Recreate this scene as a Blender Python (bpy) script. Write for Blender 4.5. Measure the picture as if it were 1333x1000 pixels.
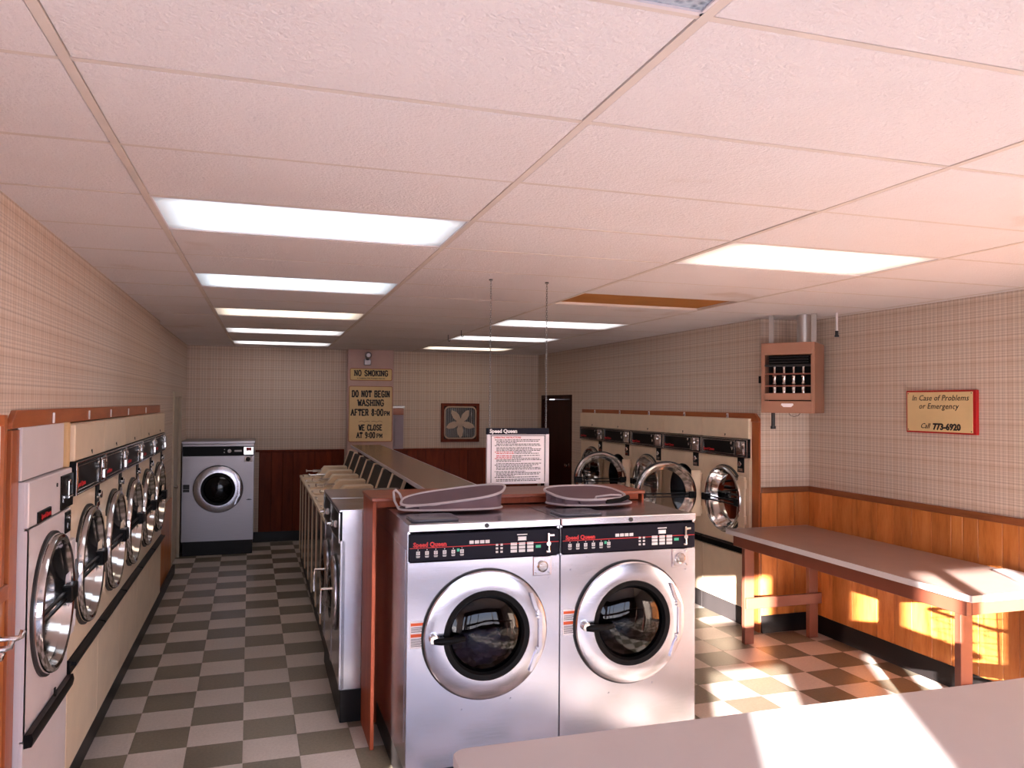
import bpy, bmesh, math, random
from mathutils import Vector, Matrix, Euler
random.seed(7)
PI = math.pi
for o in list(bpy.data.objects):
    bpy.data.objects.remove(o)
SC = bpy.context.scene
COL = SC.collection

# ------------------------------------------------------------------ camera
ZC, ZT = 1.9836, 2.7482
F_PX, YAW, PITCH, ROLL = 1019.95, -0.3126, 0.02452, -0.00813
cam_d = bpy.data.cameras.new('camera')
cam_d.sensor_fit = 'HORIZONTAL'; cam_d.sensor_width = 36.0
cam_d.lens = F_PX / 1333.0 * 36.0
cam_d.clip_start = 0.05; cam_d.clip_end = 500
cam = bpy.data.objects.new('camera', cam_d); COL.objects.link(cam)
cy, sy = math.cos(YAW), math.sin(YAW); cp, sp = math.cos(PITCH), math.sin(PITCH); cr, sr = math.cos(ROLL), math.sin(ROLL)
Rz = Matrix(((cy, sy, 0), (-sy, cy, 0), (0, 0, 1)))
Rx = Matrix(((1, 0, 0), (0, cp, sp), (0, -sp, cp)))
Ry = Matrix(((cr, 0, -sr), (0, 1, 0), (sr, 0, cr)))
Rm = Ry @ Rx @ Rz                      # rows: right, forward, up
right, fwd, up = Rm[0], Rm[1], Rm[2]
cam.matrix_world = Matrix(((right[0], up[0], -fwd[0], 0), (right[1], up[1], -fwd[1], 0), (right[2], up[2], -fwd[2], ZC), (0, 0, 0, 1)))
SC.camera = cam

# ------------------------------------------------------------------ world, sun, exposure
SC.view_settings.view_transform = 'Standard'
SC.view_settings.look = 'None'
SC.view_settings.gamma = 1.0
SC.view_settings.use_curve_mapping = False
SC.view_settings.exposure = 0.34
W = bpy.data.worlds.new('sky'); SC.world = W; W.use_nodes = True
nt = W.node_tree; nt.nodes.clear()
tc = nt.nodes.new('ShaderNodeTexCoord'); sx = nt.nodes.new('ShaderNodeSeparateXYZ')
rp = nt.nodes.new('ShaderNodeValToRGB'); bg = nt.nodes.new('ShaderNodeBackground'); wo = nt.nodes.new('ShaderNodeOutputWorld')
nt.links.new(tc.outputs['Generated'], sx.inputs[0]); nt.links.new(sx.outputs[2], rp.inputs[0])
nt.links.new(rp.outputs[0], bg.inputs[0]); nt.links.new(bg.outputs[0], wo.inputs[0])
e = rp.color_ramp.elements
e[0].position = 0.0; e[0].color = (0.86, 0.86, 1.0, 1)
e[1].position = 0.55; e[1].color = (0.45, 0.58, 1.0, 1)
el = rp.color_ramp.elements.new(0.12); el.color = (0.66, 0.76, 1.0, 1)
bg.inputs[1].default_value = 4.5
SUN_AZ, SUN_EL = math.radians(29.3), math.radians(11.3)
sun_d = bpy.data.lights.new('sun', 'SUN'); sun_d.energy = 66.0; sun_d.angle = math.radians(0.53); sun_d.color = (1.0, 0.93, 0.88)
sun = bpy.data.objects.new('sun', sun_d); COL.objects.link(sun)
dv = Vector((math.sin(SUN_AZ) * math.cos(SUN_EL), math.cos(SUN_AZ) * math.cos(SUN_EL), -math.sin(SUN_EL)))
sun.rotation_euler = dv.to_track_quat('-Z', 'Y').to_euler(); sun.location = (-6, -10, 6)
LAMP = 1.6                                # strength of the fluorescent lenses

# ------------------------------------------------------------------ materials
def s2l(c):
    return tuple(((v / 255) / 12.92 if v / 255 <= 0.04045 else ((v / 255 + 0.055) / 1.055) ** 2.4) for v in c)
MATS = {}
class NT:
    def __init__(s, name):
        s.m = bpy.data.materials.new(name); s.m.use_nodes = True; s.t = s.m.node_tree; s.t.nodes.clear()
        s.out = s.t.nodes.new('ShaderNodeOutputMaterial')
    def n(s, typ, **kw):
        nd = s.t.nodes.new('ShaderNode' + typ)
        for k, v in kw.items(): setattr(nd, k, v)
        return nd
    def l(s, a, b): s.t.links.new(a, b)
    def val(s, node, i, v):
        if hasattr(v, 'is_linked') or isinstance(v, bpy.types.NodeSocket): s.l(v, node.inputs[i])
        else: node.inputs[i].default_value = v
    def math(s, op, a, b=0.0, c=None):
        nd = s.n('Math', operation=op); s.val(nd, 0, a); s.val(nd, 1, b)
        if c is not None: s.val(nd, 2, c)
        return nd.outputs[0]
    def mix(s, f, a, b, typ='MIX'):
        nd = s.n('Mix', data_type='RGBA', blend_type=typ); s.val(nd, 0, f); s.val(nd, 6, a); s.val(nd, 7, b)
        return nd.outputs[2]
    def noise(s, vec, scale, detail=3.0, rough=0.5):
        nd = s.n('TexNoise'); s.l(vec, nd.inputs['Vector']); nd.inputs['Scale'].default_value = scale
        nd.inputs['Detail'].default_value = detail; nd.inputs['Roughness'].default_value = rough
        return nd.outputs[0]
    def pos(s, sc=(1, 1, 1), obj=True):
        if obj: v = s.n('TexCoord').outputs['Object']
        else: v = s.n('NewGeometry').outputs['Position']
        mp = s.n('Mapping'); s.l(v, mp.inputs[0]); mp.inputs['Scale'].default_value = sc
        return mp.outputs[0]
    def ramp(s, f, stops):
        nd = s.n('ValToRGB'); s.val(nd, 0, f); r = nd.color_ramp.elements
        r[0].position, r[0].color = stops[0][0], (*stops[0][1], 1)
        r[1].position, r[1].color = stops[-1][0], (*stops[-1][1], 1)
        for p, c in stops[1:-1]:
            q = r.new(p); q.color = (*c, 1)
        return nd.outputs[0]
    def bump(s, h, strength=0.3, dist=0.01):
        nd = s.n('Bump'); s.l(h, nd.inputs['Height']); nd.inputs['Strength'].default_value = strength; nd.inputs['Distance'].default_value = dist
        return nd.outputs[0]
    def bsdf(s, col, rough=0.5, metal=0.0, normal=None, **kw):
        b = s.n('BsdfPrincipled'); s.val(b, 'Base Color', col if not isinstance(col, tuple) else (*col[:3], 1)); s.val(b, 'Roughness', rough); s.val(b, 'Metallic', metal)
        if normal is not None: s.l(normal, b.inputs['Normal'])
        for k, v in kw.items(): s.val(b, k.replace('_', ' '), v)
        s.l(b.outputs[0], s.out.inputs[0]); return b

def simple(name, col, rough=0.5, metal=0.0, var=0.06, scale=6.0, bump=0.0, **kw):
    m = NT(name); p = m.pos(); f = m.noise(p, scale, 4)
    c0 = tuple(max(0, v * (1 - var)) for v in col); c1 = tuple(min(1, v * (1 + var)) for v in col)
    c = m.ramp(f, [(0.3, c0), (0.7, c1)])
    nb = m.bump(m.noise(p, scale * 12, 3), bump, 0.002) if bump else None
    m.bsdf(c, rough, metal, nb, **kw); MATS[name] = m.m; return m.m

def metal(name, col, rough, streak=(2, 2, 90), amt=0.12):
    m = NT(name); p = m.pos(streak); f = m.noise(p, 3.0, 3)
    big = m.noise(m.pos(), 2.5, 3)
    c = m.ramp(f, [(0.3, tuple(v * 0.92 for v in col)), (0.7, col)])
    r = m.math('ADD', m.math('MULTIPLY', f, amt), m.math('ADD', m.math('MULTIPLY', big, amt), rough - amt))
    nb = m.bump(m.math('ADD', m.math('MULTIPLY', f, 0.15), m.math('MULTIPLY', big, 1.0)), 0.25, 0.004)
    m.bsdf(c, r, 1.0, nb); MATS[name] = m.m; return m.m

def wood(name, dark, mid, light, rough=0.38, axis='z', coat=0.2, spec=0.5):
    m = NT(name)
    st = {'z': (5, 5, 0.8), 'y': (5, 0.8, 5), 'x': (0.8, 5, 5)}[axis]
    oi = m.n('ObjectInfo').outputs['Random']
    mp = m.n('Mapping'); m.l(m.n('TexCoord').outputs['Object'], mp.inputs[0]); mp.inputs['Scale'].default_value = st
    off = m.n('CombineXYZ'); m.l(m.math('MULTIPLY', oi, 37.0), off.inputs[0]); m.l(m.math('MULTIPLY', oi, 11.0), off.inputs[2]); m.l(off.outputs[0], mp.inputs['Location'])
    v = mp.outputs[0]
    g = m.noise(v, 2.2, 6, 0.62); fine = m.noise(v, 14, 3, 0.6)
    f = m.math('ADD', m.math('MULTIPLY', g, 0.8), m.math('MULTIPLY', fine, 0.25))
    c = m.ramp(f, [(0.26, dark), (0.5, mid), (0.80, light)])
    br = m.math('ADD', m.math('MULTIPLY', oi, 0.46), 0.74)
    mul = m.n('Mix', data_type='RGBA', blend_type='MULTIPLY'); mul.inputs[0].default_value = 1.0; m.l(c, mul.inputs[6])
    cc = m.n('CombineXYZ'); [m.l(br, cc.inputs[i]) for i in range(3)]; m.l(cc.outputs[0], mul.inputs[7])
    m.bsdf(mul.outputs[2], rough, 0.0, m.bump(fine, 0.12, 0.002), Coat_Weight=coat, Coat_Roughness=0.25, Specular_IOR_Level=spec); MATS[name] = m.m; return m.m

def wallpaper(name, base, band, line):
    m = NT(name); g = m.n('NewGeometry').outputs['Position']; s = m.n('SeparateXYZ'); m.l(g, s.inputs[0])
    h = m.math('ADD', s.outputs[0], s.outputs[1]); z = s.outputs[2]
    def stripes(t, off):
        def band_(per, o, w, soft):
            f = m.math('FRACT', m.math('ADD', m.math('DIVIDE', t, per), o))
            d = m.math('ABSOLUTE', m.math('SUBTRACT', f, 0.5))
            nd = m.n('MapRange'); m.l(d, nd.inputs[0]); nd.inputs[1].default_value = w + soft; nd.inputs[2].default_value = w; nd.clamp = True
            return nd.outputs[0]
        P = 0.14
        wide = band_(P, off, 0.13, 0.05)
        n1 = band_(P, off + 0.30, 0.018, 0.012); n2 = band_(P, off + 0.42, 0.018, 0.012); n3 = band_(P, off + 0.58, 0.018, 0.012); n4 = band_(P, off + 0.70, 0.018, 0.012)
        fine = band_(P / 4, off, 0.06, 0.05)
        return wide, m.math('MAXIMUM', m.math('MAXIMUM', n1, n2), m.math('MAXIMUM', n3, n4)), fine
    hw, hn, hf = stripes(h, 0.0); zw, zn, zf = stripes(z, 0.2)
    c = m.mix(m.math('MULTIPLY', m.math('ADD', hw, zw), 0.30), (*base, 1), (*band, 1))
    c = m.mix(m.math('MULTIPLY', m.math('ADD', hn, zn), 0.20), c, (*line, 1))
    c = m.mix(m.math('MULTIPLY', m.math('ADD', hf, zf), 0.24), c, (*line, 1))
    weave = m.noise(m.pos((1, 1, 1), False), 160, 2)
    stain = m.noise(m.pos((1, 1, 1), False), 0.9, 3)
    c = m.mix(m.math('MULTIPLY', stain, 0.25), c, (*band, 1))
    m.bsdf(c, 0.62, 0.0, m.bump(weave, 0.15, 0.002)); MATS[name] = m.m; return m.m

wallpaper('plaid_wallpaper', s2l((224, 206, 191)), s2l((188, 158, 135)), s2l((106, 78, 65)))
def ceiling_mat():
    m = NT('ceiling_tile'); p = m.pos((1, 1, 1), False); f = m.noise(p, 95, 4, 0.6); w = m.noise(p, 34, 3)
    st = m.noise(p, 1.1, 4, 0.55)
    c = m.ramp(st, [(0.42, s2l((230, 222, 222))), (0.66, s2l((226, 217, 216))), (0.72, s2l((213, 199, 192)))])
    hgt = m.math('ADD', f, m.math('MULTIPLY', w, 0.8))
    m.bsdf(c, 0.78, 0.0, m.bump(hgt, 0.8, 0.008)); MATS['ceiling_tile'] = m.m
ceiling_mat()
simple('tee_paint', s2l((214, 200, 190)), 0.6)
def floor_mat(name, a, b):
    m = NT(name); p = m.pos((1, 1, 1), False); sp_ = m.noise(p, 60, 5, 0.7); big = m.noise(p, 2.5, 3)
    oi = m.n('ObjectInfo').outputs['Random']
    c = m.ramp(m.math('ADD', m.math('MULTIPLY', sp_, 0.7), m.math('MULTIPLY', big, 0.3)), [(0.35, a), (0.65, b)])
    v = m.math('ADD', m.math('MULTIPLY', oi, 0.16), 0.92)
    hs = m.n('HueSaturation'); m.l(v, hs.inputs['Value']); m.l(c, hs.inputs['Color'])
    r = m.math('ADD', m.math('MULTIPLY', big, 0.25), 0.22)
    m.bsdf(hs.outputs[0], r, 0.0, m.bump(big, 0.05, 0.01)); MATS[name] = m.m
floor_mat('vinyl_light', s2l((186, 174, 166)), s2l((208, 196, 188)))
floor_mat('vinyl_dark', s2l((106, 98, 84)), s2l((132, 122, 106)))
wood('pine_panel', s2l((150, 76, 32)), s2l((206, 122, 58)), s2l((228, 152, 86)))
wood('rail_wood_y', s2l((92, 50, 28)), s2l((124, 70, 40)), s2l((146, 86, 52)), 0.4, 'y')
wood('rail_wood_x', s2l((92, 50, 28)), s2l((124, 70, 40)), s2l((146, 86, 52)), 0.4, 'x')
wood('dark_panel', s2l((74, 22, 8)), s2l((112, 40, 16)), s2l((140, 58, 26)), 0.5, coat=0.0, spec=0.2)
wood('trim_wood', s2l((140, 66, 30)), s2l((176, 92, 44)), s2l((196, 112, 58)), 0.4)
wood('trim_wood_y', s2l((140, 66, 30)), s2l((176, 92, 44)), s2l((196, 112, 58)), 0.4, 'y')
wood('trim_wood_x', s2l((130, 60, 28)), s2l((166, 84, 42)), s2l((186, 104, 54)), 0.4, 'x')
wood('panel_red', s2l((124, 52, 30)), s2l((150, 70, 42)), s2l((172, 88, 54)), 0.5, coat=0.0, spec=0.25)
wood('panel_red_x', s2l((132, 58, 34)), s2l((160, 78, 48)), s2l((182, 98, 62)), 0.4, 'x')
wood('dark_door', s2l((30, 9, 5)), s2l((44, 14, 8)), s2l((56, 20, 11)), 0.55, coat=0.0, spec=0.15)
simple('brown_paint', s2l((120, 66, 50)), 0.4)
metal('stainless', (0.66, 0.64, 0.70), 0.21, amt=0.08)
metal('stainless_dull', (0.34, 0.31, 0.32), 0.34)
simple('gloss_brown', (0.03, 0.022, 0.018), 0.16)
metal('chrome', (0.80, 0.78, 0.77), 0.12, amt=0.04)
metal('galvanised', (0.55, 0.53, 0.52), 0.4)
simple('cream_enamel', s2l((230, 206, 178)), 0.35)
simple('white_enamel', s2l((222, 212, 214)), 0.32, var=0.03)
simple('black_plastic', (0.006, 0.0055, 0.006), 0.4, Specular_IOR_Level=0.12)
simple('navy_panel', s2l((18, 15, 29)), 0.4, Specular_IOR_Level=0.12)
simple('black_rubber', (0.018, 0.016, 0.016), 0.5)
simple('cove_black', (0.010, 0.008, 0.008), 0.42, bump=0.2, Specular_IOR_Level=0.25)
simple('plinth_grey', s2l((50, 45, 45)), 0.7, bump=0.3, Specular_IOR_Level=0.2)
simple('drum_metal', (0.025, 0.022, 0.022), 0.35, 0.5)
simple('mauve_mesh', s2l((112, 92, 100)), 0.85, bump=0.4)
simple('grey_piping', s2l((190, 180, 184)), 0.6)
simple('grey_lid', s2l((96, 98, 110)), 0.18)
simple('laminate', s2l((208, 200, 200)), 0.36, var=0.02)
simple('laminate_table', s2l((168, 142, 134)), 0.30, var=0.05)
simple('laminate_brown', s2l((120, 84, 62)), 0.22)
simple('column_paint', s2l((200, 166, 158)), 0.55)
simple('sign_cream', s2l((226, 200, 140)), 0.5, var=0.04)
simple('sign_tan', s2l((222, 192, 142)), 0.5, var=0.05)
simple('ink_black', (0.012, 0.01, 0.012), 0.5)
simple('ink_red', s2l((200, 36, 40)), 0.5)
simple('paint_red', s2l((176, 14, 18)), 0.4)
simple('white_print', (0.75, 0.73, 0.74), 0.5)
simple('green_print', s2l((70, 190, 150)), 0.5)
simple('orange_print', s2l((236, 96, 40)), 0.5)
simple('paper', s2l((244, 236, 238)), 0.6, var=0.02)
simple('heater_tan', s2l((158, 112, 90)), 0.45)
simple('fuse_grey', s2l((150, 134, 146)), 0.45)
simple('door_cream', s2l((190, 172, 150)), 0.45)
simple('fan_cream', s2l((196, 172, 152)), 0.5)
simple('dark_metal', (0.03, 0.027, 0.027), 0.4, 0.5)
simple('stud_pine', s2l((214, 176, 128)), 0.6)
simple('brown_board', s2l((172, 112, 48)), 0.8)
simple('cloth_pale', s2l((232, 212, 220)), 0.9)
simple('cloth_blue', s2l((60, 64, 110)), 0.9)
simple('asphalt', s2l((176, 168, 164)), 0.9)
simple('outer_wall', s2l((92, 74, 66)), 0.8)
simple('chain_metal', (0.16, 0.15, 0.145), 0.45, 0.8)
def glass(name, tint, fac):
    m = NT(name); f = m.n('Fresnel'); f.inputs[0].default_value = 1.34
    t = m.n('BsdfTransparent'); t.inputs[0].default_value = (*tint, 1)
    g = m.n('BsdfGlossy'); g.inputs['Roughness'].default_value = 0.03; g.inputs[0].default_value = (1, 1, 1, 1)
    nz = m.bump(m.noise(m.pos(), 3, 2), 0.05, 0.01); m.l(nz, g.inputs['Normal'])
    mx = m.n('MixShader'); m.l(m.math('ADD', f.outputs[0], fac), mx.inputs[0]); m.l(t.outputs[0], mx.inputs[1]); m.l(g.outputs[0], mx.inputs[2])
    m.l(mx.outputs[0], m.out.inputs[0]); MATS[name] = m.m
glass('door_glass', (0.12, 0.11, 0.16), 0.01)
glass('clear_glass', (0.52, 0.48, 0.45), 0.0)
def lens(name, col, strength):
    m = NT(name); s = m.n('SeparateXYZ'); m.l(m.n('TexCoord').outputs['Object'], s.inputs[0])
    def edge(c, half, soft):
        nd = m.n('MapRange'); m.l(m.math('ABSOLUTE', c), nd.inputs[0]); nd.inputs[1].default_value = half; nd.inputs[2].default_value = half - soft
        nd.inputs[3].default_value = 0.16; nd.inputs[4].default_value = 1.0; nd.clamp = True; return nd.outputs[0]
    f = m.math('MULTIPLY', edge(s.outputs[0], 0.61, 0.16), edge(s.outputs[1], 0.30, 0.10))
    w = m.n('TexVoronoi'); m.l(m.pos((1, 1, 1)), w.inputs['Vector']); w.inputs['Scale'].default_value = 55
    f = m.math('MULTIPLY', f, m.math('ADD', m.math('MULTIPLY', w.outputs['Distance'], 0.25), 0.88))
    em = m.n('Emission'); em.inputs[0].default_value = (*col, 1); m.l(m.math('MULTIPLY', f, strength), em.inputs[1])
    d = m.n('BsdfPrincipled'); d.inputs['Base Color'].default_value = (0.6, 0.6, 0.62, 1); d.inputs['Roughness'].default_value = 0.3
    a = m.n('AddShader'); m.l(em.outputs[0], a.inputs[0]); m.l(d.outputs[0], a.inputs[1]); m.l(a.outputs[0], m.out.inputs[0]); MATS[name] = m.m
lens('lens_cool', (0.80, 0.90, 1.0), LAMP)
lens('lens_white', (0.98, 0.95, 0.97), LAMP)
lens('lens_warm', (1.0, 0.83, 0.66), LAMP)
def lens_off():
    m = NT('lens_off'); w = m.n('TexVoronoi'); m.l(m.pos(), w.inputs['Vector']); w.inputs['Scale'].default_value = 70
    c = m.ramp(w.outputs['Distance'], [(0.1, (0.16, 0.20, 0.25)), (0.6, (0.42, 0.48, 0.55))])
    m.bsdf(c, 0.25, 0.0, m.bump(w.outputs['Distance'], 0.6, 0.006)); MATS['lens_off'] = m.m
lens_off()

# ------------------------------------------------------------------ mesh helpers
class MB:
    def __init__(s): s.bm = bmesh.new()
    def _x(s, vs, mat):
        if mat is not None: bmesh.ops.transform(s.bm, matrix=mat, verts=vs)
    def box(s, x0, x1, y0, y1, z0, z1, bev=0.0, seg=1, mat=None):
        r = bmesh.ops.create_cube(s.bm, size=1.0)
        vs = r['verts']
        for v in vs:
            v.co = Vector((x0 + (v.co.x + .5) * (x1 - x0), y0 + (v.co.y + .5) * (y1 - y0), z0 + (v.co.z + .5) * (z1 - z0)))
        if bev:
            es = list({e for v in vs for e in v.link_edges})
            b = bmesh.ops.bevel(s.bm, geom=es, offset=bev, segments=seg, affect='EDGES', profile=0.5)
            vs = list({v for f in b['faces'] for v in f.verts} | {v for v in vs if v.is_valid})
        s._x(vs, mat); return s
    def face(s, pts):
        vs = [s.bm.verts.new(p) for p in pts]; s.bm.faces.new(vs); return vs
    def prism(s, pts, ax, a0, a1, bev=0.0, mat=None):
        """polygon pts in the two axes other than ax (order x,y,z), extruded along ax"""
        def mk(p, a):
            if ax == 'x': return (a, p[0], p[1])
            if ax == 'y': return (p[0], a, p[1])
            return (p[0], p[1], a)
        A = [s.bm.verts.new(mk(p, a0)) for p in pts]; B = [s.bm.verts.new(mk(p, a1)) for p in pts]
        n = len(pts); fs = [s.bm.faces.new(A[::-1]), s.bm.faces.new(B)]
        for i in range(n): fs.append(s.bm.faces.new((A[i], A[(i + 1) % n], B[(i + 1) % n], B[i])))
        bmesh.ops.recalc_face_normals(s.bm, faces=fs)
        vs = A + B
        if bev:
            b = bmesh.ops.bevel(s.bm, geom=list({e for f in fs for e in f.edges}), offset=bev, segments=1, affect='EDGES')
            vs = list({v for f in b['faces'] for v in f.verts} | {v for v in vs if v.is_valid})
        s._x(vs, mat); return s
    def tube(s, pts, r, n=8, closed=False, cap=True):
        P = [Vector(p) for p in pts]; N = len(P); rings = []
        prev = None
        for i, p in enumerate(P):
            a = P[(i - 1) % N] if (closed or i > 0) else p; b = P[(i + 1) % N] if (closed or i < N - 1) else p
            t = (b - a).normalized()
            if prev is None:
                u = t.orthogonal().normalized()
            else:
                u = (prev - t * prev.dot(t)); u = u.normalized() if u.length > 1e-6 else t.orthogonal().normalized()
            prev = u; w = t.cross(u)
            rr = r[i] if isinstance(r, (list, tuple)) else r
            rings.append([s.bm.verts.new(p + (u * math.cos(2 * PI * k / n) + w * math.sin(2 * PI * k / n)) * rr) for k in range(n)])
        for i in range(N if closed else N - 1):
            A, B = rings[i], rings[(i + 1) % N]
            sh = 0
            if closed and i == N - 1:
                sh = min(range(n), key=lambda q: (A[0].co - B[q].co).length)
            for k in range(n):
                s.bm.faces.new((A[k], A[(k + 1) % n], B[(k + 1 + sh) % n], B[(k + sh) % n]))
        if cap and not closed:
            s.bm.faces.new(rings[0][::-1]); s.bm.faces.new(rings[-1])
        return s
    def lathe(s, prof, c=(0, 0, 0), ax='y', n=40, closed=False):
        """prof: (radius, offset along axis)"""
        rings = []
        for r, a in prof:
            ring = []
            for k in range(n):
                t = 2 * PI * k / n; u, w = r * math.cos(t), r * math.sin(t)
                co = {'y': (u, a, w), 'z': (u, w, a), 'x': (a, u, w)}[ax]
                ring.append(s.bm.verts.new(Vector(c) + Vector(co)))
            rings.append(ring)
        fs = []
        m = len(rings)
        for i in range(m if closed else m - 1):
            A, B = rings[i], rings[(i + 1) % m]
            for k in range(n): fs.append(s.bm.faces.new((A[k], A[(k + 1) % n], B[(k + 1) % n], B[k])))
        if not closed:
            for ring, flip in ((rings[0], True), (rings[-1], False)):
                if (ring[0].co - ring[n // 2].co).length > 1e-5 and prof[0 if flip else -1][0] < 0.0: fs.append(s.bm.faces.new(ring))
        bmesh.ops.recalc_face_normals(s.bm, faces=fs)
        return s
    def disc(s, r, c, ax='y', n=40):
        vs = []
        for k in range(n):
            t = 2 * PI * k / n; u, w = r * math.cos(t), r * math.sin(t)
            vs.append(s.bm.verts.new(Vector(c) + Vector({'y': (u, 0, w), 'z': (u, w, 0), 'x': (0, u, w)}[ax])))
        f = s.bm.faces.new(vs); return s
    def cyl(s, r, c, ax, a0, a1, n=24, r2=None, bev=0.0):
        r2 = r if r2 is None else r2
        if bev: prof = [(1e-4, a0), (r - bev, a0), (r, a0 + bev), (r2, a1 - bev), (r2 - bev, a1), (1e-4, a1)]
        else: prof = [(1e-4, a0), (r, a0), (r2, a1), (1e-4, a1)]
        return s.lathe(prof, c, ax, n)
    def hole_panel(s, x0, x1, z0, z1, cx, cz, r, y0, y1, n=48):
        """flat panel in xz with a round hole; front at y0, back at y1"""
        ang = [2 * PI * k / n for k in range(n)]
        for cxr, czr in ((x0, z0), (x1, z0), (x0, z1), (x1, z1)): ang.append(math.atan2(czr - cz, cxr - cx) % (2 * PI))
        ang = sorted(set(round(a, 6) for a in ang))
        def outer(t):
            c_, s_ = math.cos(t), math.sin(t); k = 1e9
            if c_ > 1e-9: k = min(k, (x1 - cx) / c_)
            if c_ < -1e-9: k = min(k, (x0 - cx) / c_)
            if s_ > 1e-9: k = min(k, (z1 - cz) / s_)
            if s_ < -1e-9: k = min(k, (z0 - cz) / s_)
            return cx + c_ * k, cz + s_ * k
        I0 = []; O0 = []; I1 = []; O1 = []
        for t in ang:
            ix, iz = cx + r * math.cos(t), cz + r * math.sin(t); ox, oz = outer(t)
            I0.append(s.bm.verts.new((ix, y0, iz))); O0.append(s.bm.verts.new((ox, y0, oz)))
            I1.append(s.bm.verts.new((ix, y1, iz))); O1.append(s.bm.verts.new((ox, y1, oz)))
        m = len(ang); fs = []
        for i in range(m):
            j = (i + 1) % m
            fs += [s.bm.faces.new((I0[i], I0[j], O0[j], O0[i])), s.bm.faces.new((I1[j], I1[i], O1[i], O1[j])),
                   s.bm.faces.new((O0[i], O0[j], O1[j], O1[i])), s.bm.faces.new((I0[j], I0[i], I1[i], I1[j]))]
        bmesh.ops.recalc_face_normals(s.bm, faces=fs)
        return s
    def shell(s, x0, x1, y0, y1, z0, z1, t=0.012):
        """open-fronted (towards -y) box with thickness t"""
        s.box(x0, x0 + t, y0, y1, z0, z1); s.box(x1 - t, x1, y0, y1, z0, z1)
        s.box(x0 + t, x1 - t, y0, y1, z1 - t, z1); s.box(x0 + t, x1 - t, y0, y1, z0, z0 + t)
        s.box(x0 + t, x1 - t, y1 - t, y1, z0 + t, z1 - t); return s
    def add_mesh(s, me, mat=None):
        n0 = len(s.bm.verts); s.bm.from_mesh(me); s.bm.verts.ensure_lookup_table()
        s._x([s.bm.verts[i] for i in range(n0, len(s.bm.verts))], mat); return s
    def mesh(s, name, m, smooth=True, ang=35):
        bm = s.bm; bm.normal_update()
        if smooth:
            lim = math.radians(ang)
            for f in bm.faces: f.smooth = True
            for e_ in bm.edges:
                e_.smooth = len(e_.link_faces) == 2 and e_.calc_face_angle(0) < lim
        me = bpy.data.meshes.new(name); bm.to_mesh(me); bm.free()
        for mm in (m if isinstance(m, list) else [m]): me.materials.append(MATS[mm])
        return me

def put(name, me, parent=None, loc=(0, 0, 0), rot=(0, 0, 0)):
    o = bpy.data.objects.new(name, me); COL.objects.link(o)
    o.location = loc; o.rotation_euler = rot
    if parent: o.parent = parent
    return o
def obj(name, mb, m, parent=None, loc=(0, 0, 0), rot=(0, 0, 0), smooth=True):
    return put(name, mb.mesh(name, m, smooth), parent, loc, rot)
def tag(o, label=None, cat=None, group=None, kind=None):
    if label: o['label'] = label
    if cat: o['category'] = cat
    if group: o['group'] = group
    if kind: o['kind'] = kind
    return o
def thing(name, label, cat, loc=(0, 0, 0), rz=0.0, group=None):
    o = bpy.data.objects.new(name, None); COL.objects.link(o); o.empty_display_size = 0.1
    o.location = loc; o.rotation_euler = (0, 0, rz); return tag(o, label, cat, group)
def struct(name, mb, m, parent=None, loc=(0, 0, 0), rot=(0, 0, 0)):
    o = obj(name, mb, m, parent, loc, rot)
    if not parent: o['kind'] = 'structure'
    return o
def kids(o): return [c for c in bpy.data.objects if c.parent == o]
def copy_tree(o, parent=None):
    c = o.copy(); COL.objects.link(c)
    if parent: c.parent = parent
    for ch in kids(o): copy_tree(ch, c)
    return c
def text_mesh(txt, size, ext=0.0008, bold=0.0, shear=0.0, align='LEFT', spacing=1.0):
    cu = bpy.data.curves.new('t', 'FONT'); cu.body = txt; cu.size = size; cu.extrude = ext; cu.offset = bold; cu.shear = shear
    cu.align_x = align; cu.align_y = 'BOTTOM_BASELINE'; cu.space_character = spacing; cu.resolution_u = 2
    ob = bpy.data.objects.new('t', cu); COL.objects.link(ob)
    dg = bpy.context.evaluated_depsgraph_get(); me = bpy.data.meshes.new_from_object(ob.evaluated_get(dg))
    bpy.data.objects.remove(ob); bpy.data.curves.remove(cu); return me
XZ = Matrix.Rotation(PI / 2, 4, 'X')      # text plane xy -> xz facing -y
def text_at(mb, txt, size, x, y, z, **kw):
    me = text_mesh(txt, size, **kw); mb.add_mesh(me, Matrix.Translation((x, y, z)) @ XZ); bpy.data.meshes.remove(me)
def pts_rrect(x0, x1, y0, y1, r, n=6):
    out = []
    for cx_, cy_, a in ((x1 - r, y1 - r, 0), (x0 + r, y1 - r, 90), (x0 + r, y0 + r, 180), (x1 - r, y0 + r, 270)):
        for k in range(n + 1):
            t = math.radians(a + 90 * k / n); out.append((cx_ + r * math.cos(t), cy_ + r * math.sin(t)))
    return out

# ------------------------------------------------------------------ room shell
XL, XR, XRD, YB, YN, YF = -0.912, 4.71, 4.20, 11.65, 5.88, -1.0
CAP = 1.265
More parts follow.
